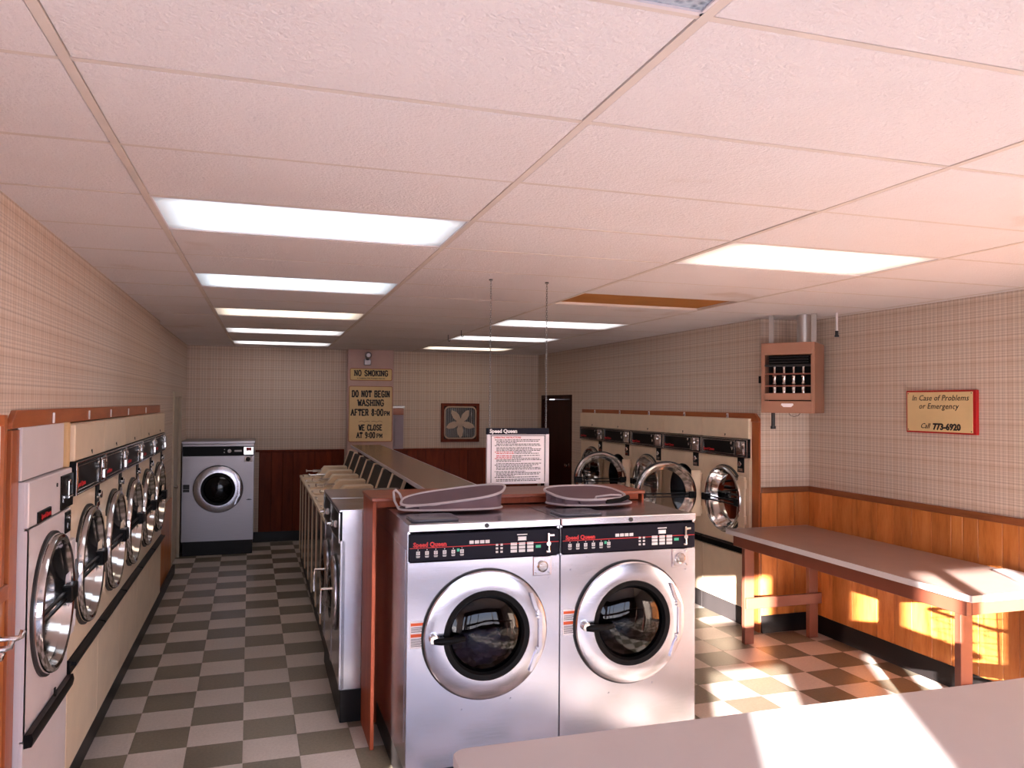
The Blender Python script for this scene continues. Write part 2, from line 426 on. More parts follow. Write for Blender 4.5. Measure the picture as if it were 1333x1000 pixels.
# floor: slab, tiles laid on it
floor = struct('floor', MB().box(XL - 0.7, XR + 0.1, YF - 0.15, YB + 0.15, -0.12, -0.004), 'vinyl_light')
T = 0.3048; FX, FY, FTH = -0.923, 6.4086, 0.0199 - 0.01
tile_me = MB().box(0.0006, T - 0.0006, 0.0006, T - 0.0006, -0.006, 0.0, 0.0006)
tile_l = tile_me.mesh('tile', 'vinyl_light')
tile_d = tile_l.copy(); tile_d.materials.clear(); tile_d.materials.append(MATS['vinyl_dark'])
rest = {0: MB(), 1: MB()}
cF, sF = math.cos(FTH), math.sin(FTH)
tiles = []
for i in range(-1, 20):
    for j in range(-25, 18):
        lx, ly = FX + i * T, FY + j * T
        wx, wy = lx * cF - ly * sF + 0.15, lx * sF + ly * cF + 0.15
        if not (XL - 0.3 < wx < XR + 0.3 and YF - 0.2 < wy < YB + 0.2): continue
        par = (i + j + 1) % 2
        near = (wx < 0.8 and 3.9 < wy < 11.2 and wx > -1.1) or (wx > 2.2 and 3.6 < wy < 8.6)
        if near: tiles.append((wy, i, j, par))
        else:
            p = [(lx + a, ly + b) for a, b in ((0, 0), (T, 0), (T, T), (0, T))]
            q = [(a * cF - b * sF, a * sF + b * cF) for a, b in p]
            rest[par].face([(a, b, -0.001) for a, b in q])
tiles.sort()
for k, (wy, i, j, par) in enumerate(tiles):
    lx, ly = FX + i * T, FY + j * T
    if k < 298: put('tile', tile_d if par else tile_l, floor, (lx * cF - ly * sF, lx * sF + ly * cF, random.uniform(-0.0004, 0.0004)), (0, 0, FTH))
    else:
        q = [((lx + a) * cF - (ly + b) * sF, (lx + a) * sF + (ly + b) * cF) for a, b in ((0, 0), (T, 0), (T, T), (0, T))]
        rest[par].face([(a, b, -0.001) for a, b in q])
for par, nm in ((0, 'pale_tiles'), (1, 'dark_tiles')):
    o = obj(nm, rest[par], 'vinyl_dark' if par else 'vinyl_light', floor, smooth=False); o['kind'] = 'stuff'

# ceiling: slab with lay-in tiles and tees
CX0, CY0, CDW, CDL, CTH = -0.4443, 1.9598, 1.2586, 0.6096, -0.01
ceiling = struct('ceiling', MB().box(XL - 0.8, XR + 0.2, YF - 0.2, YB + 0.2, ZT + 0.14, ZT + 0.22), 'tee_paint')
cC, sC = math.cos(CTH), math.sin(CTH)
def cxy(u, v):
    x, y = CX0 + u * CDW, CY0 + v * CDL
    return x * cC - y * sC, x * sC + y * cC
ctile = MB().box(0.0145, CDW - 0.0145, 0.0115, CDL - 0.0115, 0.0, 0.014, 0.0015).mesh('ceiling_tile', 'ceiling_tile')
LIGHTS = {(0, 2): 'lens_cool', (0, 5): 'lens_cool', (0, 8): 'lens_warm', (0, 11): 'lens_white', (0, 14): 'lens_white',
          (2, 2): 'lens_warm', (2, 8): 'lens_white', (2, 11): 'lens_white', (2, 14): 'lens_warm', (0, -2): 'lens_off'}
for u in range(-1, 5):
    for v in range(-5, 16):
        if (u, v) in LIGHTS or (u, v) == (2, 5): continue
        x, y = cxy(u, v)
        put('ceiling_tile', ctile, ceiling, (x, y, ZT + random.uniform(-0.001, 0.002)), (0, random.uniform(-0.0012, 0.0012), CTH))
tee = MB().box(-0.012, 0.012, -13 * CDL, 13 * CDL, -0.0015, 0.03, 0.0005).mesh('main_tee', 'tee_paint')
for u in range(0, 5):
    x, y = cxy(u, 5.5); put('main_tee', tee, ceiling, (x, y, ZT), (0, 0, CTH))
ctee = MB().box(0.012, CDW - 0.012, -0.009, 0.009, 0.0, 0.03).mesh('cross_tee', 'tee_paint')
for u in range(-1, 5):
    for v in range(-4, 17):
        x, y = cxy(u, v); put('cross_tee', ctee, ceiling, (x, y, ZT), (0, 0, CTH))
# brown board set into the one bay without a tile
x, y = cxy(2, 5)
put('brown_board', MB().box(0.0, CDW, 0.0, CDL, 0.018, 0.03).mesh('brown_board', 'brown_board'), ceiling, (x, y, ZT), (0, 0, CTH))

def wall_box(name, *boxes, m='plaid_wallpaper'):
    b = MB()
    for q in boxes: b.box(*q)
    return struct(name, b, m)
LD0, LD1 = 3.53, 8.13            # dryer opening in the wall by the aisle
RD0, RD1 = 5.985, 9.83           # dryer opening across the room
HZ = 1.875
H1 = ZT + 0.14
def walls(name, boxes):
    for k, q in enumerate(boxes): w_ = wall_box(name if k == 0 else '%s_%d' % (name, k + 1), q)
    return bpy.data.objects[name]
wall_left = walls('wall_left', [(XL - 0.12, XL, 1.40, LD0, 0, H1), (XL - 0.12, XL, YF, 0.75, 0, H1), (XL - 0.12, XL, 0.75, 1.40, 0, 0.25), (XL - 0.12, XL, 0.75, 1.40, 2.0, H1),
    (XL - 0.12, XL, LD0, LD1, HZ, H1), (XL - 0.16, XL - 0.035, LD1, 9.93, 0, H1), (XL - 0.16, XL - 0.035, 10.77, YB, 0, H1), (XL - 0.16, XL - 0.035, 9.93, 10.77, 2.06, H1), (XL - 0.12, XL, LD1, LD1 + 0.06, 0, H1)])
wall_right = walls('wall_right', [(XR, XR + 0.12, YF, YN, 0, H1), (XRD, XRD + 0.12, YN + 0.10, RD0, 0, H1), (XRD, XRD + 0.12, RD0, RD1, HZ, H1),
    (XRD, XRD + 0.12, RD1, 10.25, 0, H1), (XRD, XRD + 0.12, 11.45, YB + 0.1, 0, H1), (XRD, XRD + 0.12, 10.25, 11.45, 2.10, H1)])
wall_nook = wall_box('wall_nook', (XRD, XR, YN, YN + 0.10, 0, H1))
wall_back = wall_box('wall_back', (XL - 0.16, XRD + 0.12, YB, YB + 0.12, 0, H1))
# service space behind the dryers, so that no daylight leaks in
wall_box('wall_service_1', (XL - 0.80, XL - 0.72, 3.3, 8.4, 0, H1), (XL - 0.72, XL - 0.12, 3.3, 3.4, 0, H1), (XL - 0.72, XL - 0.16, 8.3, 8.4, 0, H1), m='outer_wall')
wall_box('wall_service_2', (XRD + 0.80, XRD + 0.88, 5.98, 10.0, 0, H1), (XRD + 0.12, XRD + 0.80, 9.92, 10.0, 0, H1), (XR, XRD + 0.80, 5.88, 5.97, 0, H1), m='outer_wall')
# shop front behind the camera: piers, sill and head around the openings
ops = [(-0.82, 1.32), (1.385, 3.0), (3.06, 3.75)]
fb = []; xs = XL - 0.12; HEAD = 2.08
for a, b in ops:
    fb.append((xs, a, YF - 0.12, YF, 0, H1)); fb.append((a, b, YF - 0.12, YF, 0, 0.30)); fb.append((a, b, YF - 0.12, YF, HEAD, H1)); xs = b
fb.append((xs, XR + 0.12, YF - 0.12, YF, 0, H1))
wall_box('wall_front', *fb, m='outer_wall')
for k, (a, b) in enumerate(((-1.60, 0.32), (0.96, 1.71), (2.45, 2.66))):  # unseen upright panels outdoors, added to block bands of the sun
    o_ = 0.561 * -5.0; struct('sun_blocker_%d' % (k + 1), MB().box(a + o_, b + o_, -5.06, -5.0, -0.1, 3.4, 0.01), 'outer_wall')
wall_box('wall_service_3', (XRD + 0.3, XRD + 0.36, 10.0, 11.7, 0, H1), (XL - 0.45, XL - 0.40, 9.5, 11.2, 0, H1), m='outer_wall')  # unseen backing behind both doors, added to keep sky light out of the gaps
struct('ground', MB().box(-40, 40, -60, YF - 0.16, -0.14, -0.10), 'asphalt')

# wainscots: planks one by one, cap rail, cove base
def planks(parent, axis, face, a0, a1, z0, z1, mat, sign, lo=0.09, hi=0.27, start=None):
    bk = MB(); e0, e1 = sorted((0.0, sign * 0.003))
    if axis == 'y': bk.box(face + e0, face + e1, a0, a1, z0, z1)
    else: bk.box(a0, a1, face + e0, face + e1, z0, z1)
    obj('groove_backing', bk, 'dark_door', parent)
    a = a0; r = random.Random(start or 3)
    while a < a1 - 0.02:
        w = min(r.uniform(lo, hi), a1 - a)
        if a1 - a - w < 0.05: w = a1 - a
        pr = r.uniform(0.010, 0.0125); b = MB()
        if axis == 'y': b.box(min(0, sign * pr), max(0, sign * pr), 0.002, w - 0.002, 0, z1 - z0, 0.002); L = (face, a, z0)
        else: b.box(0.002, w - 0.002, min(0, sign * pr), max(0, sign * pr), 0, z1 - z0, 0.004); L = (a, face, z0)
        obj('plank', b, mat, parent, L); a += w
planks(wall_right, 'y', XR, 2.0, YN, 0.0, CAP - 0.05, 'pine_panel', -1, start=11)
planks(wall_nook, 'x', YN, XRD, XR - 0.012, 0.0, CAP - 0.05, 'pine_panel', -1, 0.10, 0.2, start=5)
planks(wall_back, 'x', YB, 0.02, 1.20, 0.0, CAP, 'dark_panel', -1, 0.13, 0.3, start=8)
planks(wall_back, 'x', YB, 1.92, XRD, 0.0, CAP, 'dark_panel', -1, 0.13, 0.3, start=9)
planks(wall_left, 'y', XL, 2.0, LD0 - 0.105, 0.0, CAP - 0.04, 'pine_panel', 1, 0.1, 0.22, start=4)
planks(wall_left, 'y', XL - 0.035, LD1 + 0.07, 9.86, 0.0, 0.86, 'pine_panel', 1, 0.2, 0.4, start=6)
struct('trim_1', MB().box(XR - 0.022, XR, 1.6, YN, CAP - 0.05, CAP, 0.004), 'rail_wood_y')
struct('trim_2', MB().box(XRD, XR - 0.022, YN - 0.022, YN, CAP - 0.05, CAP, 0.004), 'rail_wood_x')
struct('trim_3', MB().box(-0.03, 1.2, YB - 0.02, YB, CAP, CAP + 0.03, 0.004), 'dark_panel')
struct('trim_4', MB().box(1.92, XRD, YB - 0.02, YB, CAP, CAP + 0.03, 0.004), 'dark_panel')
struct('trim_5', MB().box(XL, XL + 0.022, 1.6, LD0 - 0.105, CAP - 0.04, CAP + 0.02, 0.004), 'trim_wood_y')
struct('baseboard_right', MB().prism([(XR - 0.016, 0.15), (XR - 0.018, 0.03), (XR - 0.03, 0.0), (XR, 0.0), (XR, 0.15)], 'y', 1.5, YN), 'cove_black')
bb = MB(); bb.prism([(-0.013, 0.15), (-0.016, 0.03), (-0.03, 0.0), (0, 0.0), (0, 0.15)], 'x', XRD, XR - 0.03, mat=Matrix.Translation((0, YN, 0)))
struct('baseboard_nook', bb, 'cove_black')
bb = MB(); bb.prism([(-0.013, 0.14), (-0.016, 0.03), (-0.03, 0.0), (0, 0.0), (0, 0.14)], 'x', XL, XRD, mat=Matrix.Translation((0, YB, 0)))
struct('baseboard_back', bb, 'cove_black')
bb = MB(); bb.box(XL - 0.6, -0.885, LD0, LD1, 0, 0.165, 0.003); bb.box(XL, -0.885, LD1, 9.8, 0, 0.10, 0.003); bb.box(XL, -0.895, 1.6, LD0 - 0.1, 0, 0.12, 0.003)
struct('baseboard_left', bb, 'cove_black')
bb = MB(); bb.box(4.175, XRD + 0.6, 6.80, RD1, 0, 0.165, 0.004); bb.box(4.175, XRD + 0.6, RD0, 6.795, 0, 0.165, 0.004)
struct('baseboard_dryers', bb, 'plinth_grey')
# boards that frame the two banks of dryers
def bank_frame(name, face, sign, y0, y1, zt, near_w):
    s_ = sign; b = MB()
    x0, x1 = sorted((face, face + s_ * 0.022))
    # head board with a clipped corner
    if sign > 0: pl = [(y0 - near_w, zt - 0.07), (y0 - near_w, zt - 0.045), (y0 - near_w + 0.06, zt), (y1, zt), (y1, zt - 0.07)]
    else: pl = [(y0 - near_w, zt - 0.075), (y0 - near_w, zt - 0.05), (y0 - near_w + 0.06, zt), (y1, zt), (y1, zt - 0.075)]
    b.prism(pl, 'x', x0, x1, 0.002)
    o = struct(name, b, 'trim_wood_y')
    obj('upright', MB().box(x0, x1, y0 - near_w, y0, 0.0, zt - 0.076, 0.002), 'trim_wood', o)
    return o
frame_l = bank_frame('trim_6', XL, 1, LD0 - 0.005, LD1, 1.94, 0.10)
frame_r = bank_frame('trim_7', XRD, -1, RD0 - 0.005, RD1, 1.912, 0.10)
for k, yy in enumerate((9.40, 8.66, 7.91, 7.14, 6.36)):
    b = MB().box(-0.004, 0, -0.016, 0.016, -0.03, 0.03, 0.001); t = obj('number_tag', b, 'paper', frame_r, (XRD - 0.022, yy, 1.876))
    d = MB(); text_at(d, str(k + 1), 0.05, -0.014, -0.0045, -0.017, bold=0.0008); obj('digit', d, 'ink_black', t, (0, 0, 0), (0, 0, -PI / 2))
for yy in (4.05, 4.84, 5.51, 6.21, 7.13):
    obj('number_tag', MB().box(0, 0.004, -0.014, 0.014, -0.024, 0.024, 0.001).box(0.004, 0.0046, -0.003, 0.003, -0.016, 0.016), 'paper', frame_l, (XL + 0.022, yy, 1.90))
# doors
d1 = struct('door_1', MB().box(XL - 0.09, XL - 0.05, 9.96, 10.74, 0.01, 2.03, 0.003), 'door_cream')
obj('door_frame', MB().box(XL - 0.05, XL - 0.015, 9.87, 9.945, 0, 2.09, 0.003).box(XL - 0.05, XL - 0.015, 10.755, 10.79, 0, 2.09, 0.003).box(XL - 0.05, XL - 0.015, 9.945, 10.755, 2.035, 2.09, 0.003), 'door_cream', d1)
obj('door_knob', MB().lathe([(0.028, 0), (0.012, 0.006), (0.012, 0.03), (0.026, 0.045), (0.026, 0.06), (0.001, 0.07)], ax='x', n=20), 'chrome', d1, (XL - 0.05, 10.08, 0.96))
d2 = struct('door_2', MB().box(XRD + 0.03, XRD + 0.07, 10.31, 11.39, 0.01, 2.04, 0.003), 'dark_door')
obj('door_frame', MB().box(XRD - 0.015, XRD + 0.04, 10.24, 10.30, 0, 2.11, 0.003).box(XRD - 0.015, XRD + 0.04, 11.40, 11.46, 0, 2.11, 0.003).box(XRD - 0.015, XRD + 0.04, 10.30, 11.40, 2.05, 2.11, 0.003), 'dark_door', d2)
obj('door_knob', MB().lathe([(0.03, 0), (0.012, -0.006), (0.012, -0.03), (0.028, -0.045), (0.028, -0.06), (0.001, -0.07)], ax='x', n=20), 'chrome', d2, (XRD + 0.03, 10.42, 1.1))
# square column at the head of the island
struct('column_1', MB().box(1.223, 1.887, YB - 0.14, YB, 0, H1, 0.004), 'column_paint')

# ------------------------------------------------------------------ ceiling lights
def ceiling_light(u, v, m, label):
    x, y = cxy(u + 0.5, v + 0.5)
    t = thing('ceiling_light', label, 'light', (x, y, ZT), CTH, 'recessed fluorescent lights')
    w, d = CDW / 2 - 0.006, CDL / 2 - 0.006
    obj('housing', MB().box(-w, w, -d, d, 0.05, 0.11).box(-w, -w + 0.012, -d, d, -0.001, 0.05).box(w - 0.012, w, -d, d, -0.001, 0.05).box(-w, w, -d, -d + 0.012, -0.001, 0.05).box(-w, w, d - 0.012, d, -0.001, 0.05), 'white_enamel', t)
    obj('lens', MB().box(-w + 0.012, w - 0.012, -d + 0.012, d - 0.012, 0.004, 0.009), m, t, smooth=False)
names = {(0, 2): 'large blue-white light panel over the aisle, first lit one from the camera', (0, 5): 'blue-white light panel over the aisle, second lit one from the camera',
    (0, 8): 'warm yellowish light panel over the checkered aisle, between white panels', (0, 11): 'thin white light panel over the aisle just behind the yellowish one', (0, 14): 'last light panel over the aisle, close to the back wall',
    (2, 2): 'warm white light panel nearest the wall heater, beyond a clear row of tiles', (2, 8): 'white light panel above the hanging notice, behind the brown board', (2, 11): 'white light panel second behind the brown ceiling board', (2, 14): 'small yellowish light panel by the back wall above the fan', (0, -2): 'unlit grey light panel with prismatic lens at the very top edge'}
for (u, v), m in LIGHTS.items(): ceiling_light(u, v, m, names[(u, v)])

# ------------------------------------------------------------------ dryers
DW = 0.765; DB = 0.165
def lettering(parent, txt, size, x, y, z, m, bold=0.0012, **kw):
    b = MB(); text_at(b, txt, size, x, y, z, bold=bold, **kw); return obj('lettering', b, m, parent, smooth=False)
def round_door(parent, hx, cz, r, body_mat, dz, plate=True, glass_m='clear_glass'):
    """door hinged at local x = hx; the ring is centred at local x = 0"""
    c = (-hx, 0, 0)
    d = obj('door', MB().lathe([(r - 0.012, 0.0), (r, -0.006), (r, -0.026), (r - 0.006, -0.036), (r - 0.02, -0.040), (r - 0.032, -0.034), (r - 0.070, 0.075), (r - 0.080, 0.075), (r - 0.045, 0.0)], c, 'y', 56, True), 'chrome', parent, (hx, -0.006, cz + dz))
    obj('gasket', MB().lathe([(r + 0.012, 0.006), (r + 0.012, -0.006), (r - 0.02, -0.006), (r - 0.02, 0.006)], c, 'y', 48, True), 'black_rubber', d)
    obj('glass', MB().lathe([(r - 0.072, 0.070), (0.15, 0.078), (0.08, 0.082), (0.001, 0.083)], c, 'y', 48), glass_m, d)
    hm_ = obj('handle', MB().box(-hx - r + 0.03, -hx + r - 0.06, -0.046, -0.03, -0.006, 0.006, 0.002).box(-hx - r + 0.03, -hx + r - 0.06, -0.046, -0.03, -0.038, -0.026, 0.002).box(-hx - r - 0.005, -hx - r + 0.085, -0.062, -0.006, -0.045, 0.02, 0.006).box(-hx + r - 0.085, -hx + r - 0.02, -0.052, -0.006, -0.045, 0.02, 0.006), 'black_plastic', d)
    if plate: obj('hinge_plate', MB().box(-hx + r - 0.05, -0.006, -0.026, -0.004, -0.225, 0.225, 0.004).box(-0.012, 0.006, -0.03, -0.004, -0.2, -0.12, 0.003).box(-0.012, 0.006, -0.03, -0.004, 0.12, 0.2, 0.003), body_mat, d)
    return d
def make_dryer():
    t = thing('dryer', 'x', 'dryer'); h = DW / 2; dz = -DB
    P = (0, 0, dz)
    obj('cabinet', MB().shell(-h + 0.001, h - 0.001, 0.012, 0.58, DB, 1.865).hole_panel(-h + 0.001, h - 0.001, 0.72, 1.505, 0, 1.115, 0.266, 0.0, 0.012), 'cream_enamel', t, P)
    obj('lower_panel', MB().box(-h + 0.002, h - 0.002, 0.0, 0.014, DB + 0.002, 0.64, 0.003), 'cream_enamel', t, P)
    ld = obj('lint_drawer', MB().box(-h + 0.002, h - 0.002, -0.012, 0.02, 0.648, 0.715, 0.004).prism([(-0.012, 0.712), (-0.036, 0.706), (-0.036, 0.694), (-0.012, 0.690)], 'x', -h + 0.01, h - 0.01), 'black_plastic', t, P)
    hp = obj('header_panel', MB().box(-h + 0.002, h - 0.002, -0.012, 0.02, 1.682, 1.862, 0.004), 'cream_enamel', t, P)
    obj('key_lock', MB().cyl(0.007, (0.02, -0.012, 1.712), 'y', -0.004, 0.002, 12).box(0.017, 0.023, -0.017, -0.014, 1.696, 1.712), 'dark_metal', hp)
    cpn = obj('control_panel', MB().box(-h + 0.003, h - 0.003, -0.018, 0.02, 1.512, 1.678, 0.003), 'black_plastic', t, P)
    b = MB()
    for x0, x1, z0, z1 in ((-h + 0.006, h - 0.01, 1.668, 1.676), (-h + 0.006, h - 0.01, 1.514, 1.522), (-h + 0.004, -h + 0.014, 1.514, 1.676), (h - 0.014, h - 0.004, 1.514, 1.676),
                           (-h + 0.03, 0.18, 1.652, 1.656), (-h + 0.03, 0.18, 1.534, 1.538), (0.18, 0.186, 1.528, 1.662), (-h + 0.028, -h + 0.033, 1.534, 1.656)):
        b.box(x0, x1, -0.023, -0.018, z0, z1, 0.001)
    obj('bezel', b, 'chrome', cpn)
    obj('coin_box', MB().box(0.215, 0.345, -0.03, -0.018, 1.530, 1.660, 0.004).box(0.225, 0.27, -0.042, -0.03, 1.60, 1.65, 0.003).box(0.28, 0.335, -0.038, -0.03, 1.54, 1.59, 0.003).cyl(0.016, (0.31, -0.03, 1.63), 'y', -0.012, 0.0, 16), 'chrome', cpn)
    obj('start_knob', MB().cyl(0.013, (0.14, -0.018, 1.635), 'y', -0.014, 0.0, 16, bev=0.002).tube([(0.13, -0.02, 1.60), (0.14, -0.02, 1.57), (0.15, -0.02, 1.59), (0.155, -0.02, 1.61)], 0.0025, 6), 'chrome', cpn)
    lettering(cpn, 'Speed Queen', 0.034, -h + 0.04, -0.0195, 1.552, 'ink_red', 0.0008)
    lk = obj('lock_plate', MB().box(0.205, 0.305, -0.006, 0.002, 1.375, 1.508, 0.002), 'black_plastic', t, P)
    obj('coin_lock', MB().cyl(0.024, (0.262, -0.006, 1.452), 'y', -0.02, 0.0, 20, bev=0.003).box(0.22, 0.29, -0.012, -0.006, 1.385, 1.412, 0.002).cyl(0.012, (0.23, -0.006, 1.44), 'y', -0.01, 0, 12), 'chrome', lk)
    round_door(t, 0.352, 1.115, 0.302, 'cream_enamel', dz)
    obj('drum', MB().lathe([(0.265, 0.004), (0.268, 0.09), (0.31, 0.11), (0.31, 0.5), (0.10, 0.55), (0.001, 0.55)], (0, 0, 1.115), 'y', 40), 'drum_metal', t, P)
    return t
dry0 = make_dryer()
hx, r = 0.352, 0.302
handle_alt = MB().box(-hx - r + 0.05, -hx + r - 0.06, -0.030, -0.014, -0.006, 0.006, 0.002).box(-hx - r + 0.05, -hx + r - 0.06, -0.030, -0.014, -0.038, -0.026, 0.002).box(-hx + r - 0.13, -hx + r - 0.008, -0.052, -0.006, -0.05, 0.03, 0.006).mesh('handle', 'black_plastic')
def one_latch(o):
    for c in kids(o):
        if c.name.split('.')[0] == 'door':
            for g in kids(c):
                if g.name.split('.')[0] == 'handle': g.data = handle_alt
dlabL = ['cream dryer in the aisle bank directly beside the white dryer', 'second cream dryer beyond the white one in the aisle bank', 'middle one of five cream dryers in the bank by the aisle',
         'fourth cream dryer beyond the white one in the aisle bank', 'last cream dryer of the aisle bank, next to the cream door']
for k in range(5):
    d = copy_tree(dry0); d.location = (-0.86, 4.298 + DW * (k + 0.5), DB); d.rotation_euler.z = PI / 2; tag(d, dlabL[k], 'dryer', 'cream dryers along the aisle'); one_latch(d)
dlabR = ['shut cream dryer at the near end of its bank, beside the brown table', 'cream dryer with open round door, next to the shut one by the brown table', 'cream dryer with shut door between the two dryers with open doors',
         'farther one of the two cream dryers with open round doors', 'shut cream dryer at the far end of its bank, nearest the dark door']
for k in range(5):
    d = copy_tree(dry0) if k < 4 else dry0
    d.location = (4.16, 5.99 + DW * (k + 0.5), DB); d.rotation_euler.z = -PI / 2; tag(d, dlabR[k], 'dryer', 'cream dryers across the room')
    if k in (1, 3):
        for c in kids(d):
            if c.name.split('.')[0] == 'door': c.rotation_euler.z = math.radians(78 if k == 1 else 74)

# white dryer
t = thing('dryer', 'white dryer with black coin panel, nearest the camera in the aisle bank', 'dryer', (-0.86, 3.912, DB), PI / 2); h = 0.374; P = (0, 0, -DB)
obj('cabinet', MB().shell(-h, h, 0.012, 0.58, DB, 1.655).hole_panel(-h + 0.004, h - 0.004, 0.64, 1.462, 0.01, 1.095, 0.262, 0.0, 0.012).box(-h + 0.001, -h + 0.03, 0.0, 0.012, 0.64, 1.462), 'white_enamel', t, P)
tp = obj('top_panel', MB().box(-h + 0.002, h - 0.002, -0.004, 0.02, 1.472, 1.655, 0.004), 'white_enamel', t, P)
obj('key_lock', MB().cyl(0.009, (0.075, -0.004, 1.60), 'y', -0.004, 0.002, 14), 'dark_metal', tp)
cpn = obj('coin_panel', MB().box(0.14, 0.366, -0.012, 0.0, 1.476, 1.632, 0.002), 'black_plastic', t, P)
obj('coin_slide', MB().tube([(0.25, -0.016, 1.60), (0.25, -0.016, 1.53)], 0.004, 8).tube([(0.22, -0.02, 1.528), (0.30, -0.02, 1.528)], 0.007, 8).cyl(0.012, (0.262, -0.012, 1.594), 'y', -0.012, 0, 14).box(0.16, 0.175, -0.015, -0.011, 1.51, 1.54), 'chrome', cpn)
lg = obj('logo_plate', MB().box(-0.25, -0.045, -0.012, 0.0, 1.474, 1.52, 0.002), 'black_plastic', t, P)
lettering(lg, 'Speed Queen', 0.028, -0.215, -0.013, 1.488, 'ink_red', 0.001)
lk = obj('lock_plate', MB().box(0.255, 0.352, -0.008, 0.0, 1.352, 1.452, 0.002), 'black_plastic', t, P)
obj('coin_lock', MB().cyl(0.012, (0.29, -0.008, 1.425), 'y', -0.01, 0, 14).box(0.28, 0.30, -0.011, -0.008, 1.375, 1.40), 'chrome', lk)
obj('lower_panel', MB().box(-h + 0.002, h - 0.002, 0.0, 0.014, DB + 0.002, 0.632, 0.003), 'white_enamel', t, P)
ld = obj('lint_handle', MB().prism([(-0.002, 0.66), (-0.03, 0.665), (-0.036, 0.64), (-0.03, 0.612), (-0.002, 0.608)], 'x', -h + 0.01, 0.36), 'black_plastic', t, P)
obj('latch', MB().box(0.06, 0.075, -0.02, -0.012, 0.66, 0.70, 0.002), 'black_plastic', ld)
d = round_door(t, 0.352, 1.095, 0.298, 'white_enamel', -DB)
obj('drum', MB().lathe([(0.261, 0.004), (0.264, 0.09), (0.31, 0.11), (0.31, 0.5), (0.10, 0.55), (0.001, 0.55)], (0.01, 0, 1.095), 'y', 40), 'drum_metal', t, P)
one_latch(t)
fp = struct('trim_8', MB().box(XL + 0.012, XL + 0.03, LD0, 4.225, 1.66, 1.872, 0.002), 'white_enamel')
obj('stud', MB().box(XL + 0.0, XL + 0.045, 4.232, 4.285, 1.66, 1.875, 0.003), 'stud_pine', fp)

# ------------------------------------------------------------------ washers
def icons(b, x0, z, n, step, r):
    for k in range(n):
        x = x0 + k * step
        b.box(x - r, x + r, -0.0025, 0, z - r, z - r * 0.55); b.box(x - r, x + r, -0.0025, 0, z + r * 0.55, z + r)
        b.box(x - r, x - r * 0.55, -0.0025, 0, z - r, z + r); b.box(x + r * 0.55, x + r, -0.0025, 0, z - r, z + r)
        b.box(x - r * 0.3, x + r * 0.3, -0.0025, 0, z - r * 0.3, z + r * 0.3)
        b.box(x - r * 1.1, x + r * 1.1, -0.0025, 0, z - r * 1.9, z - r * 1.6); b.box(x - r * 0.9, x + r * 0.9, -0.0025, 0, z - r * 2.4, z - r * 2.15)
        b.box(x - r * 0.2, x + r * 0.2, -0.0025, 0, z + r * 1.6, z + r * 2.1)
def washer_door(t, cz, r, ri, dz, glass_m='door_glass', handle=True, full=True):
    c = (0, 0, 0)
    d = obj('door', MB().lathe([(r - 0.004, 0.0), (r, -0.006), (r, -0.020), (r - 0.006, -0.027), (r - 0.016, -0.029), (r - 0.02, -0.030), (ri + 0.03, -0.036), (ri + 0.006, -0.036), (ri, -0.030), (ri - 0.012, 0.0)], c, 'y', 64, True), 'stainless', t, (0, -0.004, cz + dz))
    obj('gasket', MB().lathe([(r + 0.008, 0.004), (r + 0.008, -0.004), (r - 0.01, -0.004), (r - 0.01, 0.004)], c, 'y', 56, True), 'black_rubber', d)
    obj('inner_rim', MB().lathe([(ri + 0.002, -0.03), (ri + 0.002, -0.036), (ri - 0.022, -0.034), (ri - 0.045, 0.01), (ri - 0.03, 0.012)], c, 'y', 56, True), 'black_plastic', d)
    obj('glass', MB().lathe([(ri - 0.03, -0.012), (ri - 0.05, -0.022), (ri * 0.6, -0.04), (ri * 0.3, -0.05), (0.001, -0.052)], c, 'y', 56), glass_m, d)
    if handle:
        obj('handle', MB().tube([(-r + 0.045, -0.06, 0.0), (-r + 0.08, -0.07, 0.0), (-r + 0.13, -0.072, 0.0), (-r + 0.2, -0.066, 0.002)], [0.016, 0.019, 0.018, 0.012], 12), 'black_plastic', d)
        obj('handle_hub', MB().cyl(0.024, (-r + 0.045, 0, 0.008), 'y', -0.07, -0.03, 20, bev=0.004), 'chrome', d)
    if full:
        b = MB()
        for zz in (0.09, 0.105, 0.075, -0.10, -0.115, -0.085): b.cyl(0.0065, (r - 0.055, 0, zz), 'y', -0.046, -0.030, 12)
        obj('bolts', b, 'chrome', d)
        obj('hinge_plate', MB().prism([(r - 0.10, 0.20), (r - 0.075, 0.12), (r - 0.05, 0.085), (r - 0.05, -0.085), (r - 0.075, -0.12), (r - 0.10, -0.20), (r - 0.085, -0.20), (r - 0.055, -0.12), (r - 0.032, -0.085), (r - 0.032, 0.085), (r - 0.055, 0.12), (r - 0.085, 0.20)], 'y', -0.042, -0.032), 'stainless', d)
    return d
